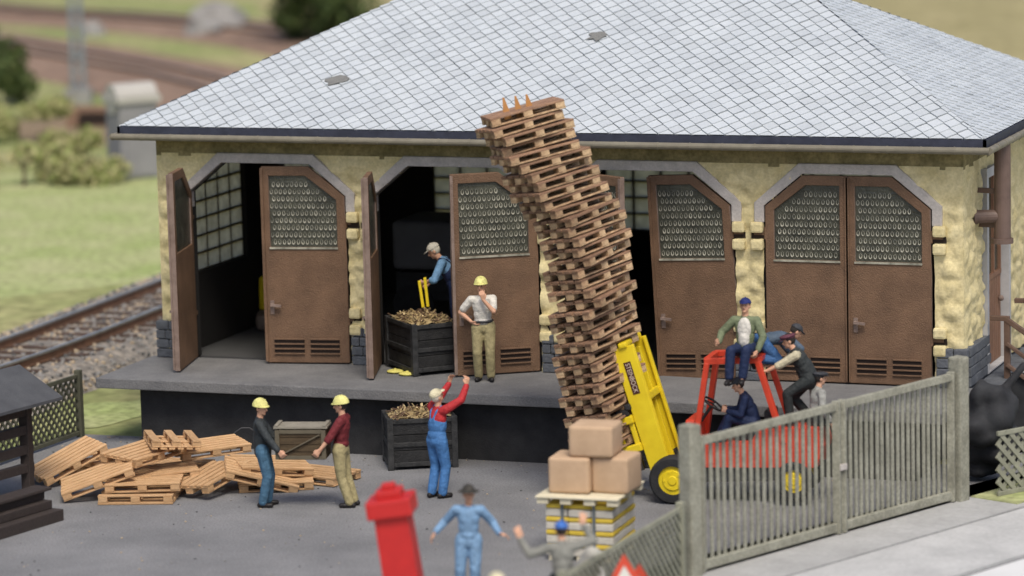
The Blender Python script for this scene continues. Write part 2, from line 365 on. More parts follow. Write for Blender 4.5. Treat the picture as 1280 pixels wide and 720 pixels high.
def shed_window(axis, fixed, w, fx):
    bm = BM(); u0, u1 = w; n = max(3, round((u1-u0)/.5)); k = 7
    def P(u, z, d=0): return (fixed+d, u, z) if axis == 'y' else (u, fixed+d, z)
    for i in range(n+1):
        u = u0+(u1-u0)*i/n; bar(bm, P(u, ZW0), P(u, ZW1), .05, .05)
    for j in range(k+1):
        z = ZW0+(ZW1-ZW0)*j/k; bar(bm, P(u0, z, .003), P(u1, z, .003), .045, .045)
    f = obj("window", bm, mat("window_bar", (.30, .27, .20), None, 4, .7), shed, True)
    bm = BM()
    q = [P(u0, ZW0, fx), P(u1, ZW0, fx), P(u1, ZW1, fx), P(u0, ZW1, fx)]; bm.faces.new([bm.verts.new(p) for p in q])
    obj("pane", bm, mf, f, True)
for w in LW: shed_window('y', .14, w, .03)
for w in BW: shed_window('x', WY-.14, w, -.03)
# floor and ceiling inside
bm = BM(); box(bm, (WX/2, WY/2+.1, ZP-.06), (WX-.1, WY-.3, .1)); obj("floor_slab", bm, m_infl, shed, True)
bm = BM(); box(bm, (WX/2, WY/2, ZE-.06), (WX-.56, WY-.56, .06)); obj("ceiling_slab", bm, m_in, shed, True)
# arch trims
for a, b in ARCH:
    bm = BM(); t_ = .17; za = ZS-.28
    o = [(a-t_, za), (a-t_, ZS+.05), (a+CH-.07, ZT+t_), (b-CH+.07, ZT+t_), (b+t_, ZS+.05), (b+t_, za)]
    i = [(a-.0, za), (a-.0, ZS), (a+CH, ZT), (b-CH, ZT), (b, ZS), (b, za)]
    for k in range(5):
        prism(bm, [(o[k][0], -.085, o[k][1]), (o[k+1][0], -.085, o[k+1][1]), (i[k+1][0], -.085, i[k+1][1]), (i[k][0], -.085, i[k][1])], (0, .30, 0))
    bmesh.ops.remove_doubles(bm, verts=bm.verts, dist=1e-4)
    obj("arch_trim", bm, m_trim, shed, True, bev=.02)
# quoins beside hinges, plinth stones
def stone(bm, x0, x1, z0, z1, d, y=-.03):
    vs = box(bm, ((x0+x1)/2, y-d/2+.05, (z0+z1)/2), (x1-x0, d, z1-z0))
bm = BM()
for a, b in ARCH:
    for x0, x1 in ((a-.23, a-.015), (b+.015, b+.23)):
        for zc in (3.62, 1.95+.0):
            for zz in (zc+.05, zc-.24):
                bm = BM(); stone(bm, x0, x1, zz, zz+.18, .16); obj("quoin", bm, m_plaster, shed, True, bev=.04)
            bm = BM(); box(bm, ((x0+x1)/2, -.02, zc), (x1-x0, .06, .10)); obj("hinge_slot", bm, m_dark, shed, True)
for k, (x0, x1) in enumerate([(-.10, .36), (3.62, 4.02), (7.11, 7.52), (10.52, 10.99), (13.92, WX+.10)]):
    bm = BM()
    for r in range(4):
        z0 = ZP+r*.165; cut = [x0, x0+(x1-x0)*(.55 if r % 2 else .95 if False else .4 if r == 2 else 1), x1]
        if r % 2 == 0 and r != 2: cut = [x0, x1]
        for c0, c1 in zip(cut, cut[1:]):
            if c1-c0 > .03: stone(bm, c0+.006, c1-.006, z0+.006, z0+.159, .15+.02*random.random(), -.02)
    obj("plinth", bm, m_plinth, shed, True, bev=.02)
bm = BM()
for r in range(4):                              # plinth along the right end, down to the ground
    y = .05
    while y < 1.2:
        l = random.uniform(.28, .5); box(bm, (WX+.06, y+l/2, ZP+.0825+r*.165), (.1+.02*random.random(), l-.012, .153)); y += l
for r in range(7):
    y = -.1
    while y < 4:
        l = random.uniform(.3, .5); box(bm, (WX+.25, y+l/2, .0825+r*.165), (.5+.03*random.random(), l-.012, .153)); y += l
obj("plinth", bm, m_plinth, shed, True, bev=.015)

# door leaves
def leaf(w, s, hingexyz, ang, lean=0., handle=True):
    """s=+1 hinged at its left edge and reaching +x, -1 the mirror; ang swings the free edge outwards"""
    H, Hs, zm = ZT-ZP-.05, ZS-ZP-.03, 2.02-.25+.15
    cw = CH-.02
    outer = [(0, zm), (w, zm), (w, H), (cw, H), (0, Hs)]
    inner = [(.15, zm+.10), (w-.13, zm+.10), (w-.13, H-.16), (cw+.05, H-.16), (.15, Hs-.06)]
    T = .09
    X = lambda p, y: (s*p[0], y, p[1])
    bm = BM(); ring(bm, [X(p, -T/2) for p in outer], [X(p, -T/2) for p in inner], (0, T, 0))
    box(bm, (s*w/2, 0, zm/2), (w, T, zm))
    bmesh.ops.remove_doubles(bm, verts=bm.verts, dist=1e-4)
    Mx = Matrix.Translation(hingexyz) @ Matrix.Rotation(-s*ang, 4, 'Z') @ Matrix.Rotation(lean, 4, 'Y')
    for f in bm.faces: f.normal_update()
    d = obj("door", bm, [m_door, m_edge], shed, bev=.012)
    for p in d.data.polygons:
        if abs(p.normal.y) < .3 and abs(p.normal.x) > .7: p.material_index = 1
    d.matrix_basis = wm(shed).inverted() @ Mx
    def sub(name, bm, m, **k):
        o = obj(name, bm, m, d, **k); return o
    bm = BM(); prism(bm, [X(p, .0) for p in inner], (0, .02, 0)); n0 = len(bm.faces)
    # moulded drops: little U-shaped ridges, their glints painted as pale colour
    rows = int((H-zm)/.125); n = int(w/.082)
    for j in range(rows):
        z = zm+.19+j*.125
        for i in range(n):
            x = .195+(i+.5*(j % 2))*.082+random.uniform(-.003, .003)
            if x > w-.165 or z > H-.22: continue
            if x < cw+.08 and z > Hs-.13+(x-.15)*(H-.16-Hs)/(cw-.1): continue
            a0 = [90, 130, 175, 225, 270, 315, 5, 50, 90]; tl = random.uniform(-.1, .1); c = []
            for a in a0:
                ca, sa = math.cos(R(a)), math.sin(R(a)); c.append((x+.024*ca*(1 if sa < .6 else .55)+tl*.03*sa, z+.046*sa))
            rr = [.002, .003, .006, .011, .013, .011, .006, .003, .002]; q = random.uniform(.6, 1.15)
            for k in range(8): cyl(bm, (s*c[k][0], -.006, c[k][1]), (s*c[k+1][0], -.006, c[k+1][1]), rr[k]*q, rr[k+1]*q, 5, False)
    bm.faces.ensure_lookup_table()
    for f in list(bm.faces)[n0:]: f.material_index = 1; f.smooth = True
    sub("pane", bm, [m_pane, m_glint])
    bm = BM(); bar(bm, (s*.14, -T/2-.006, zm+.085), (s*(w-.12), -T/2-.006, zm+.085), .03, .03); sub("glazing_bar", bm, m_glint)
    bm = BM(); bm2 = BM()
    for c0, c1 in ((.16, w/2-.05), (w/2+.05, w-.14)):
        for k in range(4): box(bm, (s*(c0+c1)/2, -T/2-.012, .16+k*.085), (c1-c0, .034, .026))
        for k in range(3): box(bm2, (s*(c0+c1)/2, -T/2-.003, .2025+k*.085), (c1-c0-.01, .004, .058))
    lo = sub("louvre", bm, m_door, bev=.006); sub("louvre_slot", bm2, m_dark)
    if handle:
        bm = BM(); cyl(bm, (s*(w-.13), -T/2, 1.02), (s*(w-.13), -T/2-.07, 1.02), .022, None, 10)
        bar(bm, (s*(w-.11), -T/2-.07, 1.02), (s*(w-.30), -T/2-.07, 1.0), .03, .045); box(bm, (s*(w-.13), -T/2-.008, .97), (.07, .012, .24))
        sub("handle", bm, m_edge)
    for z in (2.45, .76):
        bm = BM(); cyl(bm, (s*.0, -.02, z-.1), (s*.0, -.02, z+.1), .03, None, 8); bar(bm, (s*-.2, .0, z), (s*.08, -.0, z), .05, .07)
        sub("hinge", bm, m_door)
    bm = BM(); box(bm, (s*(w-.012), -T/2-.014, H/2), (.05, .03, H-.05)); sub("meeting_strip", bm, m_edge if ang > .5 else m_door)
    return d
ZF = ZP+.025
for k, (a, b, angs) in enumerate([(0, 0, (77, 9)), (0, 0, (73, 33)), (0, 0, (30, -5)), (0, 0, (0, 0))]):
    a, b = ARCH[k]; w = (b-a)/2-.02
    yy = -.04
    leaf(w, 1, (a+.02, yy, ZF), R(angs[0]), 0, k != 3)
    leaf(w, -1, (b-.02+(.13 if k == 2 else 0), yy, ZF), R(angs[1]), R(-2.6) if k == 2 else 0)

# roof: hipped, real diamond slates
OV = .47; T_ = .51; ZR = ZE+.16
x0, x1, y0, y1 = -OV, WX+OV, -OV, WY+OV; hd = (y1-y0)/2; za = ZR+T_*hd
A, B, C_, Dd = Vector((x0, y0, ZR)), Vector((x1, y0, ZR)), Vector((x1, y1, ZR)), Vector((x0, y1, ZR))
E1, E2 = Vector((x0+hd, y0+hd, za)), Vector((x1-hd, y0+hd, za))
bm = BM()
V = [bm.verts.new(p-Vector((0, 0, .02))) for p in (A, B, C_, Dd, E1, E2)]
for f in ((0, 1, 5, 4), (1, 2, 5), (2, 3, 4, 5), (3, 0, 4)): bm.faces.new([V[i] for i in f])
bm.faces.new([V[i] for i in (3, 2, 1, 0)])
roof = obj("roof", bm, mat("roof_underlay", (.36, .38, .41), None, 3, .8), shed, True)
ms = mat("slate", (.535, .57, .59), (.475, .51, .535), .9, .48, .25, 18, .5, fine=.06, fscale=30)
t = ms.node_tree; vc = t.nodes.new("ShaderNodeAttribute"); vc.attribute_name = "tone"
bs = t.nodes["Principled BSDF"]; src = bs.inputs["Base Color"].links[0].from_socket
vm = t.nodes.new("ShaderNodeVectorMath"); vm.operation = 'MULTIPLY'; t.links.new(src, vm.inputs[0]); t.links.new(vc.outputs["Color"], vm.inputs[1]); t.links.new(vm.outputs[0], bs.inputs["Base Color"])
def slates(pts, dw=.285, dh=.30, gap=.978):
    P0 = pts[0]; U = (pts[1]-pts[0]).normalized(); Nn = (pts[1]-pts[0]).cross(pts[2]-pts[0]).normalized()
    if Nn.z < 0: Nn = -Nn
    Vv = Nn.cross(U).normalized(); Vv = Vv if Vv.z > 0 else -Vv
    um = max((p-P0).dot(U) for p in pts); vmx = max((p-P0).dot(Vv) for p in pts)
    bm = BM(); lay = bm.loops.layers.color.new("tone")
    def pt(u, v, h): return P0+U*u+Vv*v+Nn*h
    for j in range(-1, int(vmx/(dh/2))+3):
        for i in range(-1, int(um/dw)+3):
            u = (i+.5*(j % 2))*dw; v = j*dh/2
            g = gap; k = random.uniform(-.004, .004)
            du = random.uniform(-.004, .004)
            vs = [bm.verts.new(pt(u+du, v-dh/2*g, .040+k)), bm.verts.new(pt(u+dw/2*g+du, v, .022+k)), bm.verts.new(pt(u+du, v+dh/2*g, .004)), bm.verts.new(pt(u-dw/2*g+du, v, .022+k))]
            lo = [bm.verts.new(w_.co-Nn*.02) for w_ in vs]
            f = bm.faces.new(vs); t_ = random.uniform(.955, 1.035); fs = [f]
            for q in range(4): fs.append(bm.faces.new((vs[q], lo[q], lo[(q+1) % 4], vs[(q+1) % 4])))
            for ff in fs:
                for l in ff.loops: l[lay] = (t_, t_, t_*1.0, 1)
    n = len(pts)
    cen = sum(pts, Vector())/n
    for i in range(n):
        a, b = pts[i], pts[(i+1) % n]; pn = (b-a).cross(Nn).normalized()
        if pn.dot(cen-a) > 0: pn = -pn
        bmesh.ops.bisect_plane(bm, geom=bm.verts[:]+bm.edges[:]+bm.faces[:], plane_co=a, plane_no=pn, clear_outer=True)
    return obj("slates", bm, ms, roof, True)
slates([A, B, E2, E1]); slates([B, C_, E2]); slates([C_, Dd, E1, E2]); slates([Dd, A, E1])
# broken slates: ragged grey patches on the front slope
fn = (B-A).cross(E1-A).normalized(); fn = fn if fn.z > 0 else -fn
for px, py, sx in ((420, 103, .24), (747, 47, .20)):
    v = D_*FP + RV*(px-640) - UV*(py-360); p = CAM+v*((A-CAM).dot(fn)/v.dot(fn)); bm = BM(); pts = []
    vv = fn.cross(Vector((1, 0, 0))).normalized()
    for i in range(13):
        a = 2*math.pi*i/13; k = random.uniform(.45, 1.15); pts.append(p+fn*.035+Vector((1, 0, 0))*sx*k*math.cos(a)+vv*.17*k*math.sin(a))
    prism(bm, pts, fn*.012); obj("broken_patch", bm, mat("bare_patch", (.20, .20, .19), None, 12, .9, .5, 40), roof, True)
# eave edge, gutter, soffit
bm = BM()
for p, q in ((A, B), (B, C_), (C_, Dd), (Dd, A)):
    d = (q-p).normalized(); nn = Vector((d.y, -d.x, 0)); e = d*.0
    prism(bm, [p+nn*.03-d*.03+Vector((0, 0, -.135)), q+nn*.03+d*.03+Vector((0, 0, -.135)), q+nn*.03+d*.03+Vector((0, 0, .0)), p+nn*.03-d*.03+Vector((0, 0, .0))], -nn*.05)
obj("eave_board", bm, m_fascia, shed, True)
bm = BM()
ga = [Vector((x0-.09, y0-.09, ZR-.17)), Vector((x1+.09, y0-.09, ZR-.17)), Vector((x1+.09, y1+.09, ZR-.17)), Vector((x0-.09, y1+.09, ZR-.17))]
for i in range(4):
    p, q = ga[i], ga[(i+1) % 4]; cyl(bm, p, q, .058, None, 14)
    n = int((q-p).length/.55)
    for k in range(n+1): c = p.lerp(q, k/n); d = (q-p).normalized()*.012; cyl(bm, c-d, c+d, .064, None, 14)
obj("gutter", bm, m_gut, shed, True, sm=False)
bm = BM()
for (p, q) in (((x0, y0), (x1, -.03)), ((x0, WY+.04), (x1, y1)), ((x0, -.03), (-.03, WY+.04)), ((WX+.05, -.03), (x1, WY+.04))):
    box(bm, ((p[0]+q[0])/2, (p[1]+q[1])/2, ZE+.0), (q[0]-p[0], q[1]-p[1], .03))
obj("soffit", bm, m_eave_shade, shed, True)
# door at the right end: frame, boarded lower half, glazed upper
bm = BM()
ring(bm, [(WX-.05, DY0, ZP), (WX-.05, DY1, ZP), (WX-.05, DY1, 4.62), (WX-.05, DY0, 4.62)], [(WX-.05, DY0+.14, ZP+.02), (WX-.05, DY1-.14, ZP+.02), (WX-.05, DY1-.14, 4.46), (WX-.05, DY0+.14, 4.46)], (.16, 0, 0))
obj("door_surround", bm, mat("pale_surround", (.48, .47, .46), None, 4, .8, .2, 40), shed, True, bev=.012)
bm = BM(); n = 9
for i in range(n):
    yv = DY0+.15+(DY1-DY0-.3)*(i+.5)/n; box(bm, (WX-.06, yv, ZP+.75), (.05, (DY1-DY0-.3)/n-.012, 1.45))
box(bm, (WX-.055, (DY0+DY1)/2, ZP+1.5), (.07, DY1-DY0-.3, .08)); box(bm, (WX-.055, (DY0+DY1)/2, 4.42), (.07, DY1-DY0-.3, .08))
for f in (0, .33, .66, 1): box(bm, (WX-.055, DY0+.18+(DY1-DY0-.36)*f, (ZP+1.5+4.42)/2), (.06, .06, 4.42-ZP-1.56))
box(bm, (WX-.055, (DY0+DY1)/2, 3.6), (.055, DY1-DY0-.3, .05))
ed = obj("door", bm, mat("warm_brown_wood", (.26, .14, .085), (.19, .10, .06), 5, .65, .3, 50), shed, True, bev=.006)
bm = BM(); box(bm, (WX-.08, (DY0+DY1)/2, (ZP+1.5+4.42)/2), (.012, DY1-DY0-.3, 4.42-ZP-1.56)); obj("pane", bm, m_pane, ed, True)
bm = BM(); ball(bm, (WX+.01, DY1-.32, ZP+1.05), .05); obj("handle", bm, m_edge, ed, True)

# ---------------------------------------------------------------- loading platform
pl = thing("loading_platform", "long grey concrete loading platform overhanging its dark recessed wall before the shed", "platform", (7, -1, 0))
bm = BM(); box(bm, (7.15, -1.085, ZP-.09), (14.3+.5, 2.27, .18)); obj("deck", bm, m_plat, pl, True, bev=.02)
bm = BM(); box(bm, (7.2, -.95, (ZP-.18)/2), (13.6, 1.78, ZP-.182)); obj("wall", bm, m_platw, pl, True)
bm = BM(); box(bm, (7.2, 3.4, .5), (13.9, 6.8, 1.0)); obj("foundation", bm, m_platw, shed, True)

# steps and handrail at the right end
st = thing("stairway", "grey concrete steps with brown wooden handrail leading down from shed end door", "stairs", (WX+1.2, 2, 0))
bm = BM()
for k in range(6):
    box(bm, (WX+.75+k*.27+.135, 2.2, (ZP-k*.2)/2), (.27, 1.7, ZP-k*.2-.004))
box(bm, (WX+.62, 2.2, ZP/2), (.26, 1.7, ZP-.002))
obj("steps", bm, m_conc, st, True)
bm = BM(); prism(bm, [(WX+.52, 1.3, 0), (WX+2.6, 1.3, 0), (WX+.85, 1.3, ZP+.05), (WX+.52, 1.3, ZP+.05)], (0, -.07, 0)); obj("stringer", bm, m_tarp, st, True)
for yy in (1.25, 3.12):
    bm = BM(); xa, xb = WX+.45, WX+2.2
    for x, zb, h in ((xa, ZP-.6, 1.55), (xb, 0, .95)): box(bm, (x, yy, zb+h/2), (.1, .09, h))
    bar(bm, (xa-.02, yy-.005, ZP+.95), (xb+.1, yy-.005, .88), .1, .08); bar(bm, (xa, yy-.06, ZP+.55), (xb, yy-.06, .5), .08, .06); bar(bm, (xa, yy-.06, ZP+.2), (xb, yy-.06, .15), .08, .06)
    bar(bm, (xa-.28, yy, ZP+.96), (xa+.04, yy, ZP+.96), .1, .08)
    obj("handrail", bm, m_handr, st, True, bev=.012)
# standing brown pipe with a side arm in front of the end wall
pp = dp(1253, 300, Vector((WX+.9, 0, 0))); 
pg = thing("bracket_pipe", "upright brown pipe with short side arm fixed before shed end door", "pipe", (WX+.55, .9, 0))
P0 = Vector((WX+.55, .9, 0)); a_ = dp(1253, 178, P0); b_ = dp(1253, 300, P0); c_ = dp(1217, 271, P0); e_ = dp(1250, 270, P0)
bm = BM(); cyl(bm, b_, a_, .14, .135, 20); cyl(bm, b_-Vector((0, 0, .05)), b_+Vector((0, 0, .03)), .18, None, 20); obj("tube", bm, m_pipe, pg, True)
bm = BM(); cyl(bm, e_, c_, .11, None, 16); cyl(bm, c_, c_+(e_-c_).normalized()*.06, .125, None, 16); obj("arm", bm, m_pipe, pg, True)
bm = BM(); bar(bm, a_.lerp(b_, .5), Vector((WX+.03, a_.y+.1, a_.lerp(b_, .5).z)), .08, .08); bar(bm, a_.lerp(b_, .85), Vector((WX+.03, a_.y+.1, a_.lerp(b_, .85).z)), .08, .08); obj("bracket", bm, m_pipe, pg, True)
# ---------------------------------------------------------------- pallets
def pallet_meshes(nb, H=.144):
    out = {}
    bm = BM(); g = .042 if nb > 5 else .035; w = (.8-g*(nb-1))/nb
    for i in range(nb): box(bm, (random.uniform(-.006, .006), -.4+w/2+i*(w+g), H-.018+random.uniform(-.003, .003)), (1.2, w, .034))
    for x in (-.52, 0, .52): box(bm, (x, 0, H-.046), (.16, .78, .014))
    out['deck'] = bm
    for n, y in enumerate((-.325, 0, .325)):
        bm = BM()
        for x in (-.52, 0, .52): box(bm, (x, y, .066), (.145, .145, .082))
        box(bm, (0, y, .012), (1.2, .13, .026)); out['runner', n] = bm
    return out
def pallet_proto(name, label, group, Mx, mw, mb, nb):
    t = thing(name, label, "pallet", group=group, Mx=Mx)
    for k, bm in pallet_meshes(nb).items():
        n = k if isinstance(k, str) else k[0]
        obj(n, bm, mw if n == 'deck' else mb, t, bev=.007)
    return t
def dup(root, Mx, label=None, group=None):
    r = root.copy(); COL.objects.link(r); r.matrix_basis = Mx
    if label: r['label'] = label
    if group: r['group'] = group
    for ch in list(root.children):
        c = ch.copy(); COL.objects.link(c); c.parent = r
        for g in ch.children:
            d = g.copy(); COL.objects.link(d); d.parent = c
    return r
def basis(ex, ez, p):
    ez = ez.normalized(); ex = (ex-ez*ex.dot(ez)).normalized(); ey = ez.cross(ex)
    M2 = Matrix((ex, ey, ez)).transposed().to_4x4(); M2.translation = p; return M2
# the leaning tower
TB = gp(762, 622)                                   # foot of the tower on the yard
path = [(766, 556), (757, 500), (751, 460), (746, 410), (743, 370), (739, 328), (728, 292), (710, 258), (692, 226), (672, 193), (660, 168), (650, 147)]
W3 = [dp(x, y, TB) for x, y in path]
seg = [(b-a).length for a, b in zip(W3, W3[1:])]; LT = sum(seg)
def along(s):
    s = max(0, min(LT-1e-6, s))
    for a, b, l in zip(W3, W3[1:], seg):
        if s <= l: return a.lerp(b, s/l)
        s -= l
    return W3[-1]
NP = 34; first = None
for k in range(NP):
    f = k/(NP-1); p = along(f*LT)
    tilt = R(13.5-2.5*f+random.uniform(-2.2, 2.2)); dd = DH
    xs_ = RH*math.cos(tilt)+Vector((0, 0, 1))*math.sin(tilt); zs_ = -RH*math.sin(tilt)+Vector((0, 0, 1))*math.cos(tilt)
    yaw = R((53 if f < .5 else 53-40*((f-.5)/.5)**1.1)+random.uniform(-9, 9))
    ex = xs_*math.cos(yaw)+dd*math.sin(yaw)
    p = p+xs_*random.uniform(-.065, .065)+dd*random.uniform(-.06, .06)
    q = NP-1-k
    lab = "reddish brown pallet, %s from the top of the leaning tower" % ORD[q]
    if q == 0: lab = "topmost pallet of the leaning tower, with pointed stakes standing on it"
    if k == 0: lab = "lowest pallet of the leaning tower, resting on the forks"
    Mx = basis(ex, zs_, p)
    if first is None: first = pallet_proto("pallet", lab, "pallets stacked in the leaning tower", Mx, m_pal2, m_palb, 5)
    else: dup(first, Mx, lab)
    topM = Mx
for (px, py, tx, ty, w_) in ((636, 152, 629, 122, "leftmost"), (651, 148, 644, 120, "middle"), (664, 142, 658, 118, "rightmost")):
    a = dp(px, py, TB+DH*-.05); b = dp(tx, ty, TB-DH*.05); bm = BM(); sx = RH*.055; sy = DH*.02
    prism(bm, [a-sx, a+sx, a.lerp(b, .35)+sx, b+sx*.25, b-sx*.25, a.lerp(b, .35)-sx], sy)
    tag(obj("pointed_stake", bm, mat("orange_wood", (.52, .26, .09), (.42, .2, .07), 5, .7)), "%s of three pointed wooden stakes sticking up from the tower top" % w_, "stake", "stakes on the tower top")
# the heap of loose pallets
pfirst = None
def heap(Mx, label):
    global pfirst
    if pfirst is None: pfirst = pallet_proto("pallet", label, "pallets in the loose heap", Mx, m_pal, m_pal, 6)
    else: dup(pfirst, Mx, label)
def depthc(v, l, sg): q = l*l-v.x*v.x-v.y*v.y; return sg*math.sqrt(q) if q > 0 else 0
def heap_px(N_, L_, S_, z, label, dl=1, ds=1, flip=False):
    k = 76.5; l = Vector((L_[0]/k, -L_[1]/k)); s = Vector((S_[0]/k, -S_[1]/k))
    ex = camvec(l.x, l.y, depthc(l, 1.2, dl)).normalized(); ey = camvec(s.x, s.y, depthc(s, .8, ds)); ey = (ey-ex*ey.dot(ex)).normalized()
    ez = ex.cross(ey)
    if ez.z < 0: ey2 = ey; ez = -ez; fl = True
    else: fl = False
    P = gp(N_[0], N_[1], z)                          # top near corner
    c = P+ex*.6+ey*.4
    if flip: Mx = basis(ex, -ez, c)
    else: Mx = basis(ex, ez, c-ez*.144)
    heap(Mx, label)
def heap_flat(c_, yaw, z, label, tilt=0, roll=0, flip=False):
    P = gp(c_[0], c_[1], z); ex = RH*math.cos(R(yaw))+DH*math.sin(R(yaw)); ez = Vector((0, 0, 1)); ey = ez.cross(ex)
    ex = ex+ez*math.tan(R(tilt)); ez = ex.cross(ey+ez*math.tan(R(roll)))
    if ez.z < 0: ez = -ez
    heap(basis(ex, -ez if flip else ez, P if flip else P-ez.normalized()*.144), label)
heap_px((56, 599), (72, -42), (-16, -17), .17, "large pallet tilted up at far left end of the heap")
heap_px((76, 618), (86, -32), (-5, -17), .16, "tilted pallet leaning at front of the heap, second from left")
heap_flat((174, 613), -4, .15, "pallet lying flat on the yard beneath the front pallet", flip=True)
heap_px((130, 606), (93, -3), (4, -10), .30, "level pallet on top of the flat front pair of the heap")
heap_px((170, 575), (56, -17), (-40, -9), .62, "pallet lying across the middle of the heap, below the upturned one")
heap_px((228, 566), (83, -10), (-17, -11), .52, "broad pallet lying at back right of the heap beside the black wall")
heap_px((190, 551), (-20, -10), (54, 5), .86, "upturned pallet with its three skids up on top of the heap", 1, -1, True)
heap_flat((199, 586), 12, .34, "pallet half hidden in the middle of the heap behind the front pair", 3)
heap_flat((262, 591), 58, .32, "pallet turned endways right of the front pair, boards towards the yard", 9, -6)
heap_px((283, 588), (88, 21), (9, -12), .42, "slanting pallet at the feet of the left crate carrier")
heap_px((303, 584), (86, 3), (-9, -13), .42, "nearly level pallet behind the blue jeans of the left carrier")
heap_flat((396, 588), -32, .16, "rightmost pallet of the heap, lying flat between the two carriers")
heap_flat((344, 597), 6, .15, "lowest pallet lying under the right side of the heap")
heap_flat((138, 568), 42, .30, "upturned pallet at the back left of the heap", flip=True)
heap_flat((120, 586), 6, .16, "pallet flat on the yard under the left of the heap")
heap_flat((215, 578), -20, .16, "pallet flat on the yard buried under the heap centre")
# loop of wire behind the heap
cv = bpy.data.curves.new("wire", 'CURVE'); cv.dimensions = '3D'; cv.bevel_depth = .012; sp = cv.splines.new('POLY')
PW = gp(300, 575); pts = [dp(x, y, PW) for x, y in ((288, 568), (289, 552), (293, 541), (302, 535), (312, 535), (320, 540), (326, 552), (328, 570))]
sp.points.add(len(pts)-1)
for i, p in enumerate(pts): sp.points[i].co = (*p, 1)
wo = bpy.data.objects.new("wire_loop", cv); me = bpy.data.meshes.new_from_object(wo); bpy.data.objects.remove(wo)
me.materials.append(m_steel); wo = bpy.data.objects.new("wire_loop", me); COL.objects.link(wo); tag(wo, "thin dark wire loop sticking up behind the pallet heap", "wire")

# ---------------------------------------------------------------- people
def capsule(bm, p0, r0, p1, r1, n=10):
    p0, p1 = Vector(p0), Vector(p1)
    ball(bm, p0, r0, None, n, 7); ball(bm, p1, r1, None, n, 7)
    if (p1-p0).length > 1e-4: cyl(bm, p0, p1, r0, r1, n)
def remesh(bm, vox, sm=2, dec=None):
    me = bpy.data.meshes.new("t"); bm.to_mesh(me); bm.free()
    o = bpy.data.objects.new("t", me); COL.objects.link(o)
    m = o.modifiers.new("r", 'REMESH'); m.mode = 'VOXEL'; m.voxel_size = vox; m.use_smooth_shade = True
    if sm: s = o.modifiers.new("s", 'SMOOTH'); s.factor = .5; s.iterations = sm
    dg = bpy.context.evaluated_depsgraph_get(); me2 = bpy.data.meshes.new_from_object(o.evaluated_get(dg))
    bpy.data.objects.remove(o); bpy.data.meshes.remove(me)
    for p in me2.polygons: p.use_smooth = True
    return me2
def mobj(name, me, m, parent):
    me.name = name; me.materials.clear(); me.materials.append(m); o = bpy.data.objects.new(name, me); COL.objects.link(o); o.parent = parent; return o
m_skin = mat("skin", (.62, .36, .235), (.54, .29, .185), 12, .6, .1, 40, .3)
m_hairw = mat("white_hair", (.74, .70, .56), None, 20, .8, .4, 60)
m_haird = mat("dark_hair", (.03, .024, .02), None, 20, .8, .4, 60)
m_shoe = mat("shoe", (.018, .016, .016), None, 8, .5)
m_eye = mat("eye", (.03, .025, .022), None, 8, .4); m_lip = mat("lip", (.36, .12, .09), None, 8, .5)
def ik(a, t, l1, l2, hint):
    a, t = Vector(a), Vector(t); v = t-a; d = min(v.length, (l1+l2)*.998); v.normalize(); t = a+v*d
    x = (l1*l1-l2*l2+d*d)/(2*d); h = math.sqrt(max(l1*l1-x*x, 0)); hv = Vector(hint); hv = (hv-v*hv.dot(v))
    hv = hv.normalized() if hv.length > 1e-4 else Vector((0, 0, 1)); return a+v*x+hv*h, t
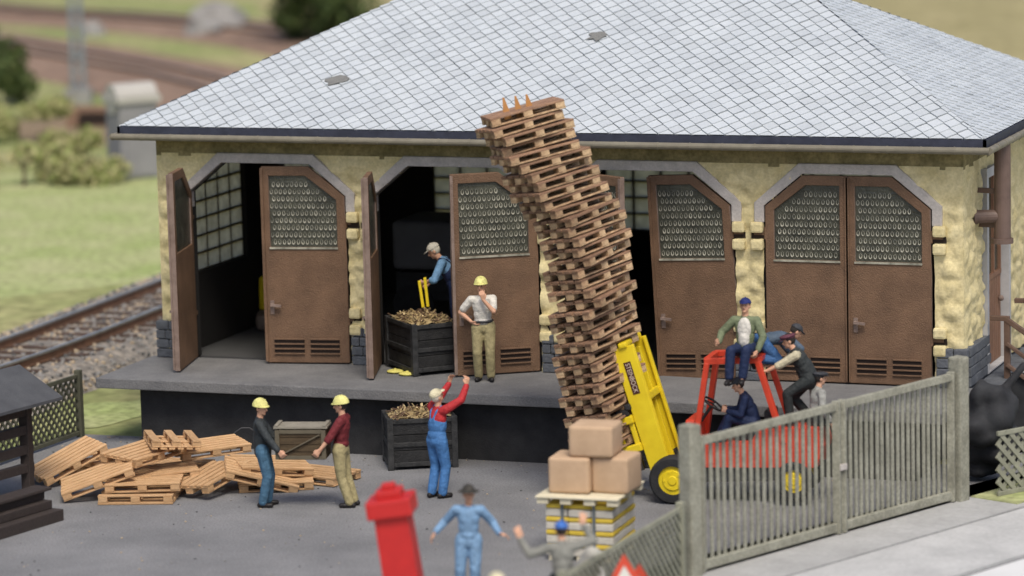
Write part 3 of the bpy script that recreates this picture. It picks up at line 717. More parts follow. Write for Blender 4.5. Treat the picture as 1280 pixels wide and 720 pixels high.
def person(label, loc, rz, P, look, scale=1.0, group=None):
    """P: pose in the figure's own frame (x right, y forward, z up, feet at z 0); look: clothes"""
    t = thing("person", label, "person", loc, rz, group); t.scale = (scale,)*3
    pel = Vector(P.get('pelvis', (0, 0, .93))); lean = R(P.get('lean', 3)); side = R(P.get('side', 0)); tw = R(P.get('twist', 0))
    up = Vector((math.sin(side), math.sin(lean)*math.cos(side), math.cos(lean)*math.cos(side))).normalized()
    rt = Vector((math.cos(tw), math.sin(tw), 0)); rt = (rt-up*rt.dot(up)).normalized(); fw = up.cross(rt)
    TF = Matrix((rt, fw, up)).transposed()
    bend = R(P.get('bend', 0)); up2 = (up*math.cos(bend)+fw*math.sin(bend)).normalized(); fw2 = up2.cross(rt); TF2 = Matrix((rt, fw2, up2)).transposed()
    hip = {1: pel+rt*.095, -1: pel-rt*.095}
    if 'hipdir' in P: pass
    mid = pel+up*.24; chest = mid+up2*.13; neck = chest+up2*.165
    sh = {1: chest+rt*.185+up2*.10, -1: chest-rt*.185+up2*.10}
    for s, key in ((1, 'shR'), (-1, 'shL')):
        if key in P: sh[s] += Vector(P[key])
    hp, hy = R(P.get('hpitch', 0)), R(P.get('hyaw', 0))
    hf = Vector((math.sin(-hy)*1.0, math.cos(hy), 0)); base_up = (up2*.5+Vector((0, 0, 1))*.5).normalized()
    if P.get('headfree'): base_up = Vector((0, 0, 1))
    hf = (hf-base_up*hf.dot(base_up)).normalized(); hu = base_up*math.cos(hp)+hf*math.sin(-hp)*-1; hf = (hf*math.cos(hp)-base_up*math.sin(hp)).normalized()
    hu.normalize(); hr = hf.cross(hu); HF = Matrix((hr, hf, hu)).transposed()
    hc = neck+up2*.05+hu*.115+hf*.025
    def H(x, y, z): return hc+hr*x+hf*y+hu*z
    J = {}
    for s, k in ((1, 'R'), (-1, 'L')):
        el, wr = ik(sh[s], P['hand'+k], .285, .255, P.get('el'+k, (s*.5, -.6, -.5)))
        kn, an = ik(hip[s], P.get('foot'+k, (s*.11, 0, .085)), .43, .43, P.get('kn'+k, (s*.12, 1, 0)))
        td = Vector(P.get('toe'+k, (s*.2, 1, -.02))).normalized()
        J[s] = (el, wr, kn, an, td)
    # one continuous body
    bm = BM()
    ball(bm, chest, (.155, .105, .17), TF2); ball(bm, mid-up*.03, (.135, .095, .17), TF); ball(bm, pel, (.155, .11, .13), TF)
    capsule(bm, neck-up2*.06, .062, hc-hu*.05, .052)
    ball(bm, H(0, -.005, .02), (.078, .096, .105), HF, 16, 10); ball(bm, H(0, .025, -.045), (.062, .066, .07), HF); ball(bm, H(0, .07, -.085), (.03, .024, .022), HF)
    capsule(bm, H(0, .088, .02), .012, H(0, .112, -.018), .019, 8); ball(bm, H(0, .085, -.05), (.026, .014, .009), HF, 8, 6)
    for s in (1, -1): ball(bm, H(s*.08, -.01, -.005), (.012, .024, .034), HF, 8, 6); ball(bm, H(s*.03, .082, .03), (.026, .014, .01), HF, 8, 6)
    for s in (1, -1):
        el, wr, kn, an, td = J[s]
        capsule(bm, chest+up2*.09+rt*s*.06, .07, sh[s], .062); capsule(bm, sh[s], .06, el, .045); capsule(bm, el, .045, wr, .029)
        capsule(bm, hip[s], .095, kn, .062); capsule(bm, kn, .06, an, .042); ball(bm, kn.lerp(an, .3)-td*.012, (.05, .053, .10))
        capsule(bm, an-Vector((0, 0, .03))-td*.03, .04, an-Vector((0, 0, .045))+td*.13, .033)
        d = (wr-el).normalized(); hd = Vector(P.get('hd'+('R' if s > 0 else 'L'), d)).normalized()
        pn = Vector(P.get('pn'+('R' if s > 0 else 'L'), (-s, 0, 0))); pn = (pn-hd*pn.dot(hd))
        pn = pn.normalized() if pn.length > 1e-3 else Vector((0, 0, 1)); si = hd.cross(pn)*(1 if s > 0 else -1)   # si: thumb side
        k_ = 1.12; curl = P.get('curl', 30)
        for q in (-.024, 0, .024): capsule(bm, wr+si*q*.6, .02, wr+hd*.085*k_+si*q*k_, .017, 8)
        for fi, (q, ln) in enumerate(((-.036, .030), (-.012, .038), (.012, .041), (.036, .037))):
            b0 = wr+hd*.085*k_+si*q*k_; a1 = R(curl); a2 = R(curl*2.2)
            b1 = b0+(hd*math.cos(a1)+pn*math.sin(a1))*ln*k_*1.15+si*q*.12; b2 = b1+(hd*math.cos(a2)+pn*math.sin(a2))*ln*k_
            capsule(bm, b0, .0115, b1, .0105, 7); capsule(bm, b1, .0105, b2, .009, 7)
        c0 = wr+hd*.025+si*.028; c1 = c0+(si*.6+hd*.7+pn*.35).normalized()*.045; c2 = c1+(hd*.9+pn*.4+si*.1).normalized()*.035
        capsule(bm, c0, .0165, c1, .0135, 7); capsule(bm, c1, .013, c2, .0105, 7)
        J[s] = J[s]+(hd,)
    mobj("body", remesh(bm, .0095, 2), m_skin, t)
    for s in (1, -1):
        bm = BM(); ball(bm, H(s*.03, .089, .012), (.011, .006, .007), HF, 8, 6); obj("eye", bm, m_eye, t, sm=True)
    bm = BM(); ball(bm, H(0, .098, -.05), (.021, .006, .006), HF, 8, 6); obj("mouth", bm, m_lip, t, sm=True)
    # clothes
    def sleeve(bm, s, end, g=.016):
        el, wr = J[s][0], J[s][1]
        capsule(bm, chest+up2*.085+rt*s*.06, .075+g, sh[s], .064+g)
        if end == 'vest': return
        if end == 'short': capsule(bm, sh[s], .062+g, sh[s].lerp(el, .72), .056+g)
        elif end == 'roll': capsule(bm, sh[s], .062+g, el, .052+g); capsule(bm, el, .052+g, el.lerp(wr, .22), .05+g)
        else: capsule(bm, sh[s], .062+g, el, .05+g); capsule(bm, el, .05+g, el.lerp(wr, .93), .036+g)
    def torso(bm, g=.016, low=.02, hem=None):
        ball(bm, chest-up2*.01, (.158+g, .108+g, .175+g), TF2, 16, 10); ball(bm, mid-up*.02, (.142+g, .102+g, .17+g), TF, 16, 10)
        if hem: capsule(bm, mid, .125+g, pel-up*hem, .13+g, 14); ball(bm, pel-up*hem*.6, (.165+g, .125+g, .12), TF, 14, 8)
        else: ball(bm, pel+up*(.075+low), (.148+g, .112+g, .10), TF, 14, 8)
        capsule(bm, chest+up2*.12, .075+g*.6, neck-up2*.01, .062+g*.4)
    bm = BM(); torso(bm, look.get('g', .014), hem=look.get('hem'))
    for s in (1, -1): sleeve(bm, s, look.get('sleeve', 'long'), .014)
    top = mobj(look.get('topname', 'shirt'), remesh(bm, .012, 2), look['top'], t)
    bm = BM(); gl = .016
    ball(bm, pel-up*.01, (.160+gl, .116+gl, .125), TF, 14, 9)
    for s in (1, -1):
        kn, an = J[s][2], J[s][3]
        capsule(bm, hip[s]+up*.03, .10+gl*.6, hip[s], .10+gl); capsule(bm, hip[s], .10+gl, kn, .068+gl); capsule(bm, kn, .068+gl, kn.lerp(an, .45), .066+gl); capsule(bm, kn.lerp(an, .45), .066+gl, kn.lerp(an, .97), .058+gl)
    if look.get('bib'):
        ball(bm, mid+up*.01, (.175, .138, .20), TF, 16, 10); capsule(bm, pel+up*.05, .12, mid, .115, 12); ball(bm, pel+up*.09, (.178, .136, .13), TF, 16, 10)
        ball(bm, chest+fw2*.075-up2*.03, (.11, .066, .14), TF2, 12, 8); ball(bm, chest-fw2*.06-up2*.08, (.10, .075, .11), TF2, 12, 8)
        for s in (1, -1):
            pts = [chest+fw2*.10+rt*s*.075+up2*.05, chest+fw2*.088+rt*s*.08+up2*.115, chest+rt*s*.085+up2*.185, chest-fw2*.085+rt*s*.07+up2*.10, chest-fw2*.118+rt*s*.025-up2*.06, mid-fw*.115]
            for a, b in zip(pts, pts[1:]): capsule(bm, a, .023, b, .023, 8)
    mobj(look.get('legname', 'trousers'), remesh(bm, .012, 2), look['legs'], t)
    for s in (1, -1):
        an, td = J[s][3], J[s][4]; bm = BM(); dn = Vector((0, 0, 1)); dn = (dn-td*dn.dot(td)).normalized(); a0 = an-dn*.042
        capsule(bm, a0-td*.055, .045, a0+td*.14, .040, 10); capsule(bm, an+dn*.02, .052, a0, .05, 10); ball(bm, a0+td*.09, (.05, .05, .04))
        mobj("shoe", remesh(bm, .012, 1), look.get('shoes', m_shoe), t)
    if look.get('belt'):
        bm = BM(); c = pel+up*.10
        ri = [[c+up*z+rt*math.cos(a)*.178+fw*math.sin(a)*.138 for a in [2*math.pi*i/24 for i in range(24)]] for z in (-.022, .022)]
        v = [[bm.verts.new(p) for p in r_] for r_ in ri]; v2 = [[bm.verts.new(c+(p-c)*.9) for p in r_] for r_ in ri]
        for i in range(24):
            j = (i+1) % 24
            bm.faces.new((v[0][i], v[0][j], v[1][j], v[1][i])); bm.faces.new((v[0][i], v2[0][i], v2[0][j], v[0][j])); bm.faces.new((v[1][i], v[1][j], v2[1][j], v2[1][i]))
        obj("belt", bm, m_steel, t, sm=True)
    if look.get('vest'):
        bm = BM(); torso(bm, .028, hem=.03)
        for s in (1, -1): capsule(bm, chest+up2*.1+rt*s*.05, .085, chest+up2*.115+rt*s*.13, .075)
        mobj("waistcoat", remesh(bm, .012, 2), look['vest'], t)
    if look.get('front'):
        bm = BM(); ball(bm, chest+fw2*.072-up2*.03, (.12, .075, .19), TF2, 12, 9); ball(bm, mid+fw*.075-up*.06, (.10, .085, .18), TF, 12, 9); mobj("shirt", remesh(bm, .012, 2), look['front'], t)
    # hair, headgear
    hm = look.get('hair', m_haird)
    bm = BM(); r_ = ball(bm, H(0, -.012, .03), (.086, .1, .108), HF, 18, 12)
    cut = [(H(0, .045, .055), hf*.9-hu*.55), (H(0, 0, -.055), -hu), (H(0, .03, 0), hf*.9-hu*.2)]
    for co, no in cut: bmesh.ops.bisect_plane(bm, geom=bm.verts[:]+bm.edges[:]+bm.faces[:], plane_co=co, plane_no=no, clear_outer=True)
    obj("hair", bm, hm, t, sm=True)
    hat = look.get('hat')
    if hat:
        kind, m = hat; bm = BM()
        def dome(c, r, cutz): 
            ball(bm, H(*c), r, HF, 22, 14); bmesh.ops.bisect_plane(bm, geom=bm.verts[:]+bm.edges[:]+bm.faces[:], plane_co=H(0, 0, cutz), plane_no=-hu, clear_outer=True)
        if kind == 'helmet':
            dome((0, -.008, .035), (.116, .134, .142), .042)
            Mx = Matrix.Translation(H(0, .008, .044)) @ HF.to_4x4() @ Matrix.Diagonal((.121, .148, .014, 1)); bmesh.ops.create_cone(bm, cap_ends=True, segments=26, radius1=1, radius2=.94, depth=1, matrix=Mx)
            for q in (-.03, 0, .03): capsule(bm, H(q, -.085, .135), .012, H(q, .065, .145), .012, 6)
            nm = "hard_hat"
        elif kind == 'cap':
            dome((0, -.006, .045), (.098, .115, .098), .05)
            Mx = Matrix.Translation(H(0, .10, .055)) @ HF.to_4x4() @ Matrix.Rotation(R(-10), 4, 'X') @ Matrix.Diagonal((.07, .075, .012, 1)); bmesh.ops.create_cone(bm, cap_ends=True, segments=20, radius1=1, radius2=1, depth=1, matrix=Mx)
            ball(bm, H(0, -.005, .142), .011, None, 8, 6); nm = "cap"
        elif kind == 'flat':
            dome((0, -.005, .045), (.10, .118, .075), .052); ball(bm, H(0, .005, .088), (.125, .14, .034), HF, 22, 10)
            Mx = Matrix.Translation(H(0, .105, .052)) @ HF.to_4x4() @ Matrix.Rotation(R(-14), 4, 'X') @ Matrix.Diagonal((.075, .062, .012, 1)); bmesh.ops.create_cone(bm, cap_ends=True, segments=20, radius1=1, radius2=1, depth=1, matrix=Mx); nm = "flat_cap"
        else:
            dome((0, -.005, .05), (.10, .115, .12), .05); ball(bm, H(0, 0, .062), (.165, .185, .014), HF, 24, 8)
            nm = "brimmed_hat"
        obj(nm, bm, m, t, sm=True)
    return t
def aim(dx, dy): return math.atan2(-dx, dy)
def face(deg): return PS+R(deg)               # 0 faces away, 90 left, -90 right, 180 the camera
c_yel = paint("yellow_helmet", (.78, .74, .27)); c_jkt = paint("charcoal_cloth", (.045, .052, .055)); c_jean = paint("blue_jeans", (.075, .165, .255)); c_mar = paint("maroon_cloth", (.19, .03, .035))
c_khk = paint("khaki_cloth", (.40, .34, .175)); c_redc = paint("red_cloth", (.50, .035, .04)); c_blue = paint("blue_overall", (.075, .21, .47)); c_crm = paint("cream_cap", (.68, .62, .42))
c_wht = paint("white_cloth", (.68, .65, .58)); c_lbl = paint("light_blue_cloth", (.20, .38, .60)); c_nav = paint("navy_cloth", (.018, .03, .08)); c_grn = paint("green_jacket", (.17, .20, .115)); c_dcap = paint("navy_cap", (.02, .03, .14))
c_grys = paint("grey_shirt", (.45, .44, .38)); c_den = paint("denim_cloth", (.085, .12, .165)); c_gryc = paint("dark_grey_cap", (.05, .052, .058)); c_mcap = paint("maroon_cap", (.13, .045, .065)); c_ves = paint("waistcoat_cloth", (.04, .045, .045))
c_crms = paint("cream_shirt", (.58, .52, .36)); c_dtr = paint("dark_trousers", (.03, .035, .035)); c_pgr = paint("pale_grey_cloth", (.36, .36, .33)); c_sky = paint("sky_blue_work_suit", (.22, .37, .56)); c_hat = paint("dark_hat", (.055, .05, .042))
c_gr2 = paint("grey_coat", (.25, .25, .22)); c_bcap = paint("bright_blue_cap", (.06, .17, .52)); c_blj = paint("mid_blue_jeans", (.05, .13, .30))

# two carriers and their crate
q1, q2 = gp(331, 633), gp(432, 633); dv = q2-q1; rz1 = aim(dv.x, dv.y); rz2 = aim(-dv.x, -dv.y)
person("man in charcoal jacket, blue jeans and yellow helmet carrying left end of crate", tuple(q1), rz1+R(6),
  dict(lean=-4, handR=(.31, .30, .94), handL=(-.14, .36, .88), footR=(.10, -.02, .085), footL=(-.10, .05, .085), hyaw=-24, hpitch=6, knR=(.1, 1, 0), pnR=(-1, 0, .3), pnL=(1, 0, .3), curl=38, elR=(.3, -1, -.2), elL=(-.3, -1, -.2)),
  dict(top=c_jkt, legs=c_jean, hat=('helmet', c_yel), topname='jacket', hem=.02), .965)
person("man in maroon shirt, khaki trousers and yellow helmet carrying right end of crate", tuple(q2), rz2-R(6),
  dict(lean=-6, pelvis=(0, .05, .925), handR=(.16, .40, .88), handL=(-.33, .36, .88), footR=(.1, -.12, .085), footL=(-.1, -.10, .085), hpitch=8, pnR=(-1, 0, .3), pnL=(1, 0, .3), curl=38, elR=(.3, -1, -.2), elL=(-.3, -1, -.2)),
  dict(top=c_mar, legs=c_khk, hat=('helmet', c_yel), sleeve='roll'), .99)
cc = (q1+q2)/2+Vector((0, 0, .98)); ux = dv.normalized(); ux.z = 0; ux.normalize(); uy = Vector((-ux.y, ux.x, 0))
Mx = basis(ux, Vector((0, 0, 1)), cc-Vector((0, 0, .20)))
t = thing("wooden_crate", "weathered grey brown wooden crate with diagonal brace carried between two men in yellow helmets", "crate", Mx=Mx)
cl, cw_, ch = .80, .44, .46
bm = BM()
for i in range(4): 
    z = .02+ch*(i+.5)/4
    for y in (-1, 1): box(bm, (0, y*(cw_/2-.015), z), (cl-.03, .03, ch/4-.01))
    for x in (-1, 1): box(bm, (x*(cl/2-.015), 0, z), (.03, cw_-.064, ch/4-.01))
box(bm, (0, 0, .02), (cl-.06, cw_-.06, .03)); obj("box_boards", bm, m_cratew, t)
m_bat = mat("crate_batten", (.13, .11, .075), None, 5, .8, .3, 50)
for y in (-1, 1):
    bm = BM()
    for x in (-1, 1): box(bm, (x*(cl/2-.035), y*(cw_/2+.012), ch/2+.02), (.07, .024, ch))
    for z in (.045, ch-.005): box(bm, (0, y*(cw_/2+.0105), z), (cl-.142, .021, .06))
    bar(bm, (-cl/2+.09, y*(cw_/2+.009), .09), (cl/2-.09, y*(cw_/2+.009), ch-.05), .06, .018)
    obj("batten_frame", bm, m_bat, t, bev=.005)
bm = BM()
for i in range(4): box(bm, (0, -cw_/2+cw_*(i+.5)/4, ch+.055), (cl+.05, cw_/4-.008, .035))
for x in (-1, 1): box(bm, (x*(cl/2-.02), 0, ch+.085), (.06, cw_, .025))
obj("lid", bm, m_cratel, t, bev=.006)

# overalls man reaching up
q = gp(548, 622)
person("man in red shirt, blue overalls and cream cap reaching both arms up", tuple(q), face(-52),
  dict(lean=5, handR=(.27, .42, 1.80), handL=(-.24, .46, 1.76), shR=(0, .02, .05), shL=(0, .02, .05), elR=(.6, .2, -.6), elL=(-.6, .2, -.6), footR=(.09, .02, .085), footL=(-.09, -.06, .085), hpitch=-26, pnR=(-1, 0, 0), pnL=(1, 0, 0), curl=32, hdR=(-.1, .25, 1), hdL=(.1, .25, 1)),
  dict(top=c_redc, legs=c_blue, legname='overalls', bib=True, hair=m_hairw, hat=('cap', c_crm)), .99)
# white T-shirt man on the platform
q = gp(606, 476, ZP)
person("man in white T-shirt, khaki trousers and yellow helmet standing on platform, hand on chin", tuple(q), face(176),
  dict(lean=-2, side=2, handR=(.20, .05, 1.03), handL=(-.03, .20, 1.42), elR=(1, -.35, 0), elL=(-.5, .3, -.8), footR=(.10, .0, .085), footL=(-.11, .03, .085), hdR=(-.7, .3, -.5), hdL=(.2, .1, .9), pnL=(0, -1, .2), hyaw=-8, curl=30),
  dict(top=c_wht, legs=c_khk, hat=('helmet', c_yel), sleeve='short', belt=True, hair=m_haird), .985)
# scrap bins
def bin_(label, Mx, w, d, h, front_planks, stems):
    t = thing("scrap_bin", label, "bin", Mx=Mx); bm = BM()
    n = 3
    for i in range(n):
        z = .06+(h-.06)*(i+.5)/n; hh = (h-.06)/n-.012
        for y in (0, d): box(bm, (w/2, y, z), (w-.04, .04, hh))
        for x in (0, w): box(bm, (x, d/2, z), (.04, d-.05, hh))
    box(bm, (w/2, d/2, .09), (w-.04, d-.04, .04)); obj("side_boards", bm, m_black, t, bev=.006)
    bm = BM()
    for x in (0, w):
        for y in (0, d): box(bm, (x, y, h/2+.01), (.10, .10, h+.02))
    for z in (.09, h*.5, h-.03):
        for y in (-.03, d+.03): box(bm, (w/2, y, z), (w-.102, .03, .075))
        for x in (-.03, w+.03): box(bm, (x, d/2, z), (.03, d-.102, .075))
    for x in (.05, w-.05):
        for y in (.05, d-.05): box(bm, (x, y, -.0+.02), (.11, .11, .04))
    obj("frame", bm, mat("worn_black_frame", (.014, .015, .015), (.05, .05, .05), 7, .6, .4, 40, .35), t, bev=.008)
    bm = BM(); g = bmesh.ops.create_grid(bm, x_segments=14, y_segments=14, size=.5, matrix=Matrix.Translation((w/2, d/2, h-.02)) @ Matrix.Diagonal((w-.06, d-.06, 1, 1)))
    for v in g['verts']:
        e = min(v.co.x, w-v.co.x, v.co.y, d-v.co.y); v.co.z += min(e, .3)*.35+.05*noise.noise(v.co*7)
    for k in range(stems):
        x, y = random.uniform(.06, w-.06), random.uniform(.06, d-.06); e = min(x, w-x, y, d-y); z = h-.01+min(e, .3)*.35
        p = Vector((x, y, z)); a = Vector((random.uniform(-1, 1), random.uniform(-1, 1), random.uniform(-.3, .7))).normalized(); l = random.uniform(.04, .12)
        mi = 1 if random.random() < .45 else 0
        vs = box(bm, (0, 0, 0), (random.uniform(.012, .04), random.uniform(.008, .02), l*2), frame(p-a*l, p+a*l)[0], 0)
        for f in {f for v in vs for f in v.link_faces}: f.material_index = mi
    tag(obj("scrap", bm, [m_scrap, m_scrap2], t), kind='stuff')
    return t
def vxy(deg): a = R(deg); return RH*math.cos(a)+DH*math.sin(a)    # heading in the view: 0 right, 90 away
P0 = gp(519, 470, ZP+.01)
bin_("black scrap bin heaped with brass shavings on the platform in the second doorway", basis(vxy(24), Vector((0, 0, 1)), P0), .80, 1.15, .86, 0, 260)
P0 = gp(489, 588)
bin_("black scrap bin heaped with brass shavings on the yard behind the overalls man", basis(vxy(8), Vector((0, 0, 1)), P0), 1.06, .8, .84, 0, 260)
# blue-shirt man behind the upper bin
pb = gp(573, 455, ZP); 
person("white haired man in blue shirt and dark overalls bending over bin in second doorway", (pb.x, pb.y, ZP+.34), face(82),
  dict(lean=20, bend=12, handR=(.12, .48, .98), handL=(-.16, .50, 1.04), footR=(.1, -.05, .085), footL=(-.1, -.1, .085), hpitch=14, curl=45, elR=(.8, -.4, -.4), elL=(-.8, -.4, -.4)),
  dict(top=c_lbl, legs=c_nav, legname='overalls', bib=True, sleeve='roll', hair=m_hairw, hat=('cap', paint("white_cap", (.72, .68, .56)))), 1.06)
bm = BM(); box(bm, (0, 0, .16), (.6, .9, .32)); bmesh.ops.translate(bm, verts=bm.verts, vec=(pb.x, pb.y, ZP+.012)); 
tag(obj("footing_box", bm, m_black, bev=.02), "low dark box the blue-shirted man stands on behind the bin", "box")
PT = pb
t = thing("yellow_scoop", "yellow double pronged tool held over the bin by the blue-shirted man", "tool", tuple(dp(531, 376, PT)))
for (a0, a1, nm) in (((529, 384), (524, 351), "blade"), ((535, 383), (531, 347), "blade")):
    bm = BM(); bar(bm, dp(*a0, PT-DH*.35), dp(*a1, PT-DH*.35), .10, .05); obj(nm, bm, m_yel, t, True, bev=.01)
for px, py, w_ in ((494, 464, "left"), (509, 467, "right")):
    c = gp(px, py, ZP+.03); bm = BM(); ball(bm, c, (.15, .13, .035), None, 18, 8); cyl(bm, c+Vector((0, 0, .02)), c+Vector((0, 0, .05)), .03, .02, 8)  # flat round lid with a small knob
    tag(obj("yellow_lid", bm, mat("pale_yellow", (.66, .60, .16), None, 6, .6), sm=True), "small pale yellow lid lying beside the platform bin, the %s one" % w_, "bowl", "yellow lids by the bin")
# things inside the shed
def inbox(name, c, s, m, label, cat, rz=0, bev=.05):
    bm = BM(); box(bm, (0, 0, s[2]/2), s); bevel(bm, bev, 3)
    for v in bm.verts: v.co += Vector((noise.noise(v.co*3+Vector(c)), noise.noise(v.co*3), 0))*.04
    o = obj(name, bm, m, sm=True); o.location = c; o.rotation_euler = (0, 0, rz); tag(o, label, cat)
inbox("yellow_bale", (.72, 3.75, ZP+.3), (.85, .7, .62), m_yel, "yellow bale standing in the dark behind the first doorway", "bale", .1)
inbox("grey_sack", (.80, 3.4, ZP), (1.0, .9, .30), mat("dull_sack", (.20, .16, .13), None, 4, .9, .4, 20), "dull brown sack lying on floor inside the first doorway", "sack", .4, .12)
t = thing("covered_cart", "grey sheeted cart standing in the dark inside the second doorway", "cart", (4.1, 4.6, ZP))
bm = BM(); box(bm, (4.1, 4.6, ZP+1.5), (2.6, 1.5, .9)); bevel(bm, .12, 3); obj("cover", bm, mat("grey_sheet", (.16, .16, .165), None, 2, .8), t, True, sm=True)
bm = BM(); box(bm, (4.1, 4.6, ZP+.75), (2.5, 1.4, .5)); obj("cart_bed", bm, m_black, t, True)
for x in (3.2, 5.0):
    bm = BM(); cyl(bm, (x, 3.85, ZP+.4), (x, 3.97, ZP+.4), .4, None, 20); obj("wheel", bm, m_rub, t, True)

# ---------------------------------------------------------------- forklift
FO = gp(843, 629)                               # near front wheel on the yard
hdg = -vxy(-16); hdg.z = 0; hdg.normalize(); nr = Vector((hdg.y, -hdg.x, 0)); nr = nr if nr.dot(DH) < 0 else -nr
fk_o = FO-nr*.5; ft = R(3)
fx_ = hdg*math.cos(ft)-Vector((0, 0, 1))*math.sin(ft); fz_ = hdg*math.sin(ft)+Vector((0, 0, 1))*math.cos(ft)
# local frame: x forwards, y away from the viewer's side, z up; pivots about the front axle
axle = fk_o+Vector((0, 0, .38)); yv = fz_.cross(fx_)
FM = Matrix((fx_, yv, fz_)).transposed().to_4x4(); FM.translation = axle-fz_*.38
ys = -1 if yv.dot(nr) < 0 else 1                # ys*y points to the viewer
fk = thing("forklift", "yellow and red forklift tipped forward under the leaning tower of pallets", "forklift", Mx=FM)
def wheel(x, y, r, w, nm):
    bm = BM(); n = 32
    prof = [(r*.60, -w/2), (r*.9, -w/2), (r, -w*.30), (r, w*.30), (r*.9, w/2), (r*.60, w/2)]
    rings = [[bm.verts.new((x+pr*math.cos(2*math.pi*i/n), y+py, r+pr*math.sin(2*math.pi*i/n))) for i in range(n)] for pr, py in prof]
    for a in range(6):
        A_, B_ = rings[a], rings[(a+1) % 6]
        for i in range(n): bm.faces.new((A_[i], A_[(i+1) % n], B_[(i+1) % n], B_[i]))
    ty = obj("front_wheel" if nm == 'f' else "rear_wheel", bm, m_rub, fk, sm=False, bev=0)
    bm = BM(); cyl(bm, (x, y-w*.36, r), (x, y+w*.36, r), r*.6, None, 28); cyl(bm, (x, y+ys*w*.36, r), (x, y+ys*w*.50, r), r*.24, r*.17, 14)
    cyl(bm, (x, y+ys*w*.36, r), (x, y+ys*w*.44, r), r*.44, r*.40, 24)
    for k in range(5): a = 2*math.pi*k/5; cyl(bm, (x+r*.34*math.cos(a), y+ys*w*.4, r+r*.34*math.sin(a)), (x+r*.34*math.cos(a), y+ys*w*.48, r+r*.34*math.sin(a)), r*.05, None, 8)
    obj("hub", bm, m_yel, ty)
for s in (-1, 1): wheel(0, s*.50, .38, .26, 'f'); wheel(-1.88, s*.38, .30, .2, 'r')
bm = BM()
prism(bm, [(-.15, -.42, .55), (-2.25, -.42, .50), (-2.35, -.42, .80), (-2.3, -.42, 1.12), (-1.35, -.42, 1.12), (-1.25, -.42, .92), (-.15, -.42, .92)], (0, .84, 0)); obj("body", bm, m_red, fk, bev=.05)
bm = BM(); box(bm, (-1.05, 0, .42), (1.5, .7, .26)); box(bm, (0, 0, .38), (.3, .6, .2)); obj("chassis", bm, m_steel, fk, bev=.03)
bm = BM(); box(bm, (-1.2, 0, 1.0), (.5, .55, .16)); box(bm, (-1.5, 0, 1.2), (.14, .5, .36)); obj("seat", bm, m_rub, fk, bev=.05)
bm = BM(); box(bm, (-.28, 0, 1.08), (.16, .7, .40)); obj("dashboard", bm, m_red, fk, bev=.04)
bm = BM(); cyl(bm, (-.38, 0, 1.2), (-.55, 0, 1.42), .025, None, 8)
Mw, _ = frame((-.55, 0, 1.42), (-.62, 0, 1.51)); prevv = None; pts = [Mw @ Vector((.17*math.cos(2*math.pi*i/20), .17*math.sin(2*math.pi*i/20), 0)) for i in range(20)]
for i in range(20): cyl(bm, pts[i], pts[(i+1) % 20], .017, None, 6)
for i in (0, 7, 13): cyl(bm, Mw @ Vector((0, 0, 0)), pts[i], .012, None, 6)
obj("steering_wheel", bm, m_rub, fk)
# cage: four splayed posts and a roof frame
tops = {(1, -1): (-.52, -.40, 2.12), (-1, -1): (-1.22, -.40, 2.12)}
for sx, xb, xt in ((1, -.34, -.62), (-1, -1.76, -1.42)):
    for s in (-1, 1):
        bm = BM(); bar(bm, (xb, s*.39, .88), (xt, s*.36, 2.18), .10, .09); obj("cage_post", bm, m_red, fk, bev=.018)
bm = BM()
for s in (-1, 1): bar(bm, (-.58, s*.36, 2.2), (-1.46, s*.36, 2.2), .09, .10)
for x in (-.61, -1.43): bar(bm, (x, -.32, 2.205), (x, .32, 2.205), .10, .085)
for x in (-.82, -1.02, -1.22): bar(bm, (x, -.32, 2.19), (x, .32, 2.19), .04, .05)
obj("cage_roof", bm, m_red, fk, bev=.015)
# mast, leaning further forward
ml = R(14.0); mo = Vector((.16, 0, .42)); mu = Vector((math.sin(ml), 0, math.cos(ml))); mf_ = Vector((math.cos(ml), 0, -math.sin(ml)))
MM = Matrix((mf_, Vector((0, 1, 0)), mu)).transposed().to_4x4(); MM.translation = mo
mast = bpy.data.objects.new("mast", None)
def mpart(nm, bm, m, **k):
    bmesh.ops.transform(bm, matrix=MM, verts=bm.verts); return obj(nm, bm, m, fk, **k)
MH = 2.12
rails = []
for s in (-1, 1):
    bm = BM(); box(bm, (.02, s*.43, MH/2), (.34, .05, MH)); box(bm, (-.13, s*.38, MH/2), (.05, .06, MH)); box(bm, (.165, s*.38, MH/2), (.05, .06, MH))
    rails.append(mpart("mast_rail", bm, m_yel, bev=.012))
    bm = BM(); box(bm, (.03, s*.27, MH/2-.05), (.16, .07, MH-.15)); mpart("inner_rail", bm, m_yel, bev=.012)
bm = BM(); box(bm, (.0, 0, MH+.03), (.14, 1.0, .09)); mpart("top_beam", bm, m_yel, bev=.03)
bm = BM(); box(bm, (.02, 0, .1), (.22, .8, .12)); box(bm, (-.08, 0, 1.25), (.08, .8, .12)); mpart("cross_beam", bm, m_yel, bev=.02)
bm = BM(); cyl(bm, (.03, 0, .1), (.03, 0, 1.2), .07, None, 16); cyl(bm, (.03, 0, 1.2), (.03, 0, 2.0), .045, None, 16); mpart("lift_cylinder", bm, m_yel, sm=False)
bm = BM()
for z in (.55, 1.0): bar(bm, (.24, -.48, z), (.24, .48, z), .09, .13)
for y in (-.44, 0, .44): bar(bm, (.25, y, .5), (.25, y, 1.06), .08, .07)
for z in (.55, 1.0): bar(bm, (.2, ys*.47, z), (.50, ys*.47, z), .10, .12)
bar(bm, (.46, ys*.47, .55), (.46, ys*.47, 1.0), .06, .07)
mpart("fork_carriage", bm, m_yel, bev=.018)
for s in (-1, 1):
    bm = BM(); box(bm, (.36, s*.24, .52), (.07, .12, .72)); box(bm, (.95, s*.24, .19), (1.15, .12, .05)); mpart("fork", bm, m_steel, bev=.012)
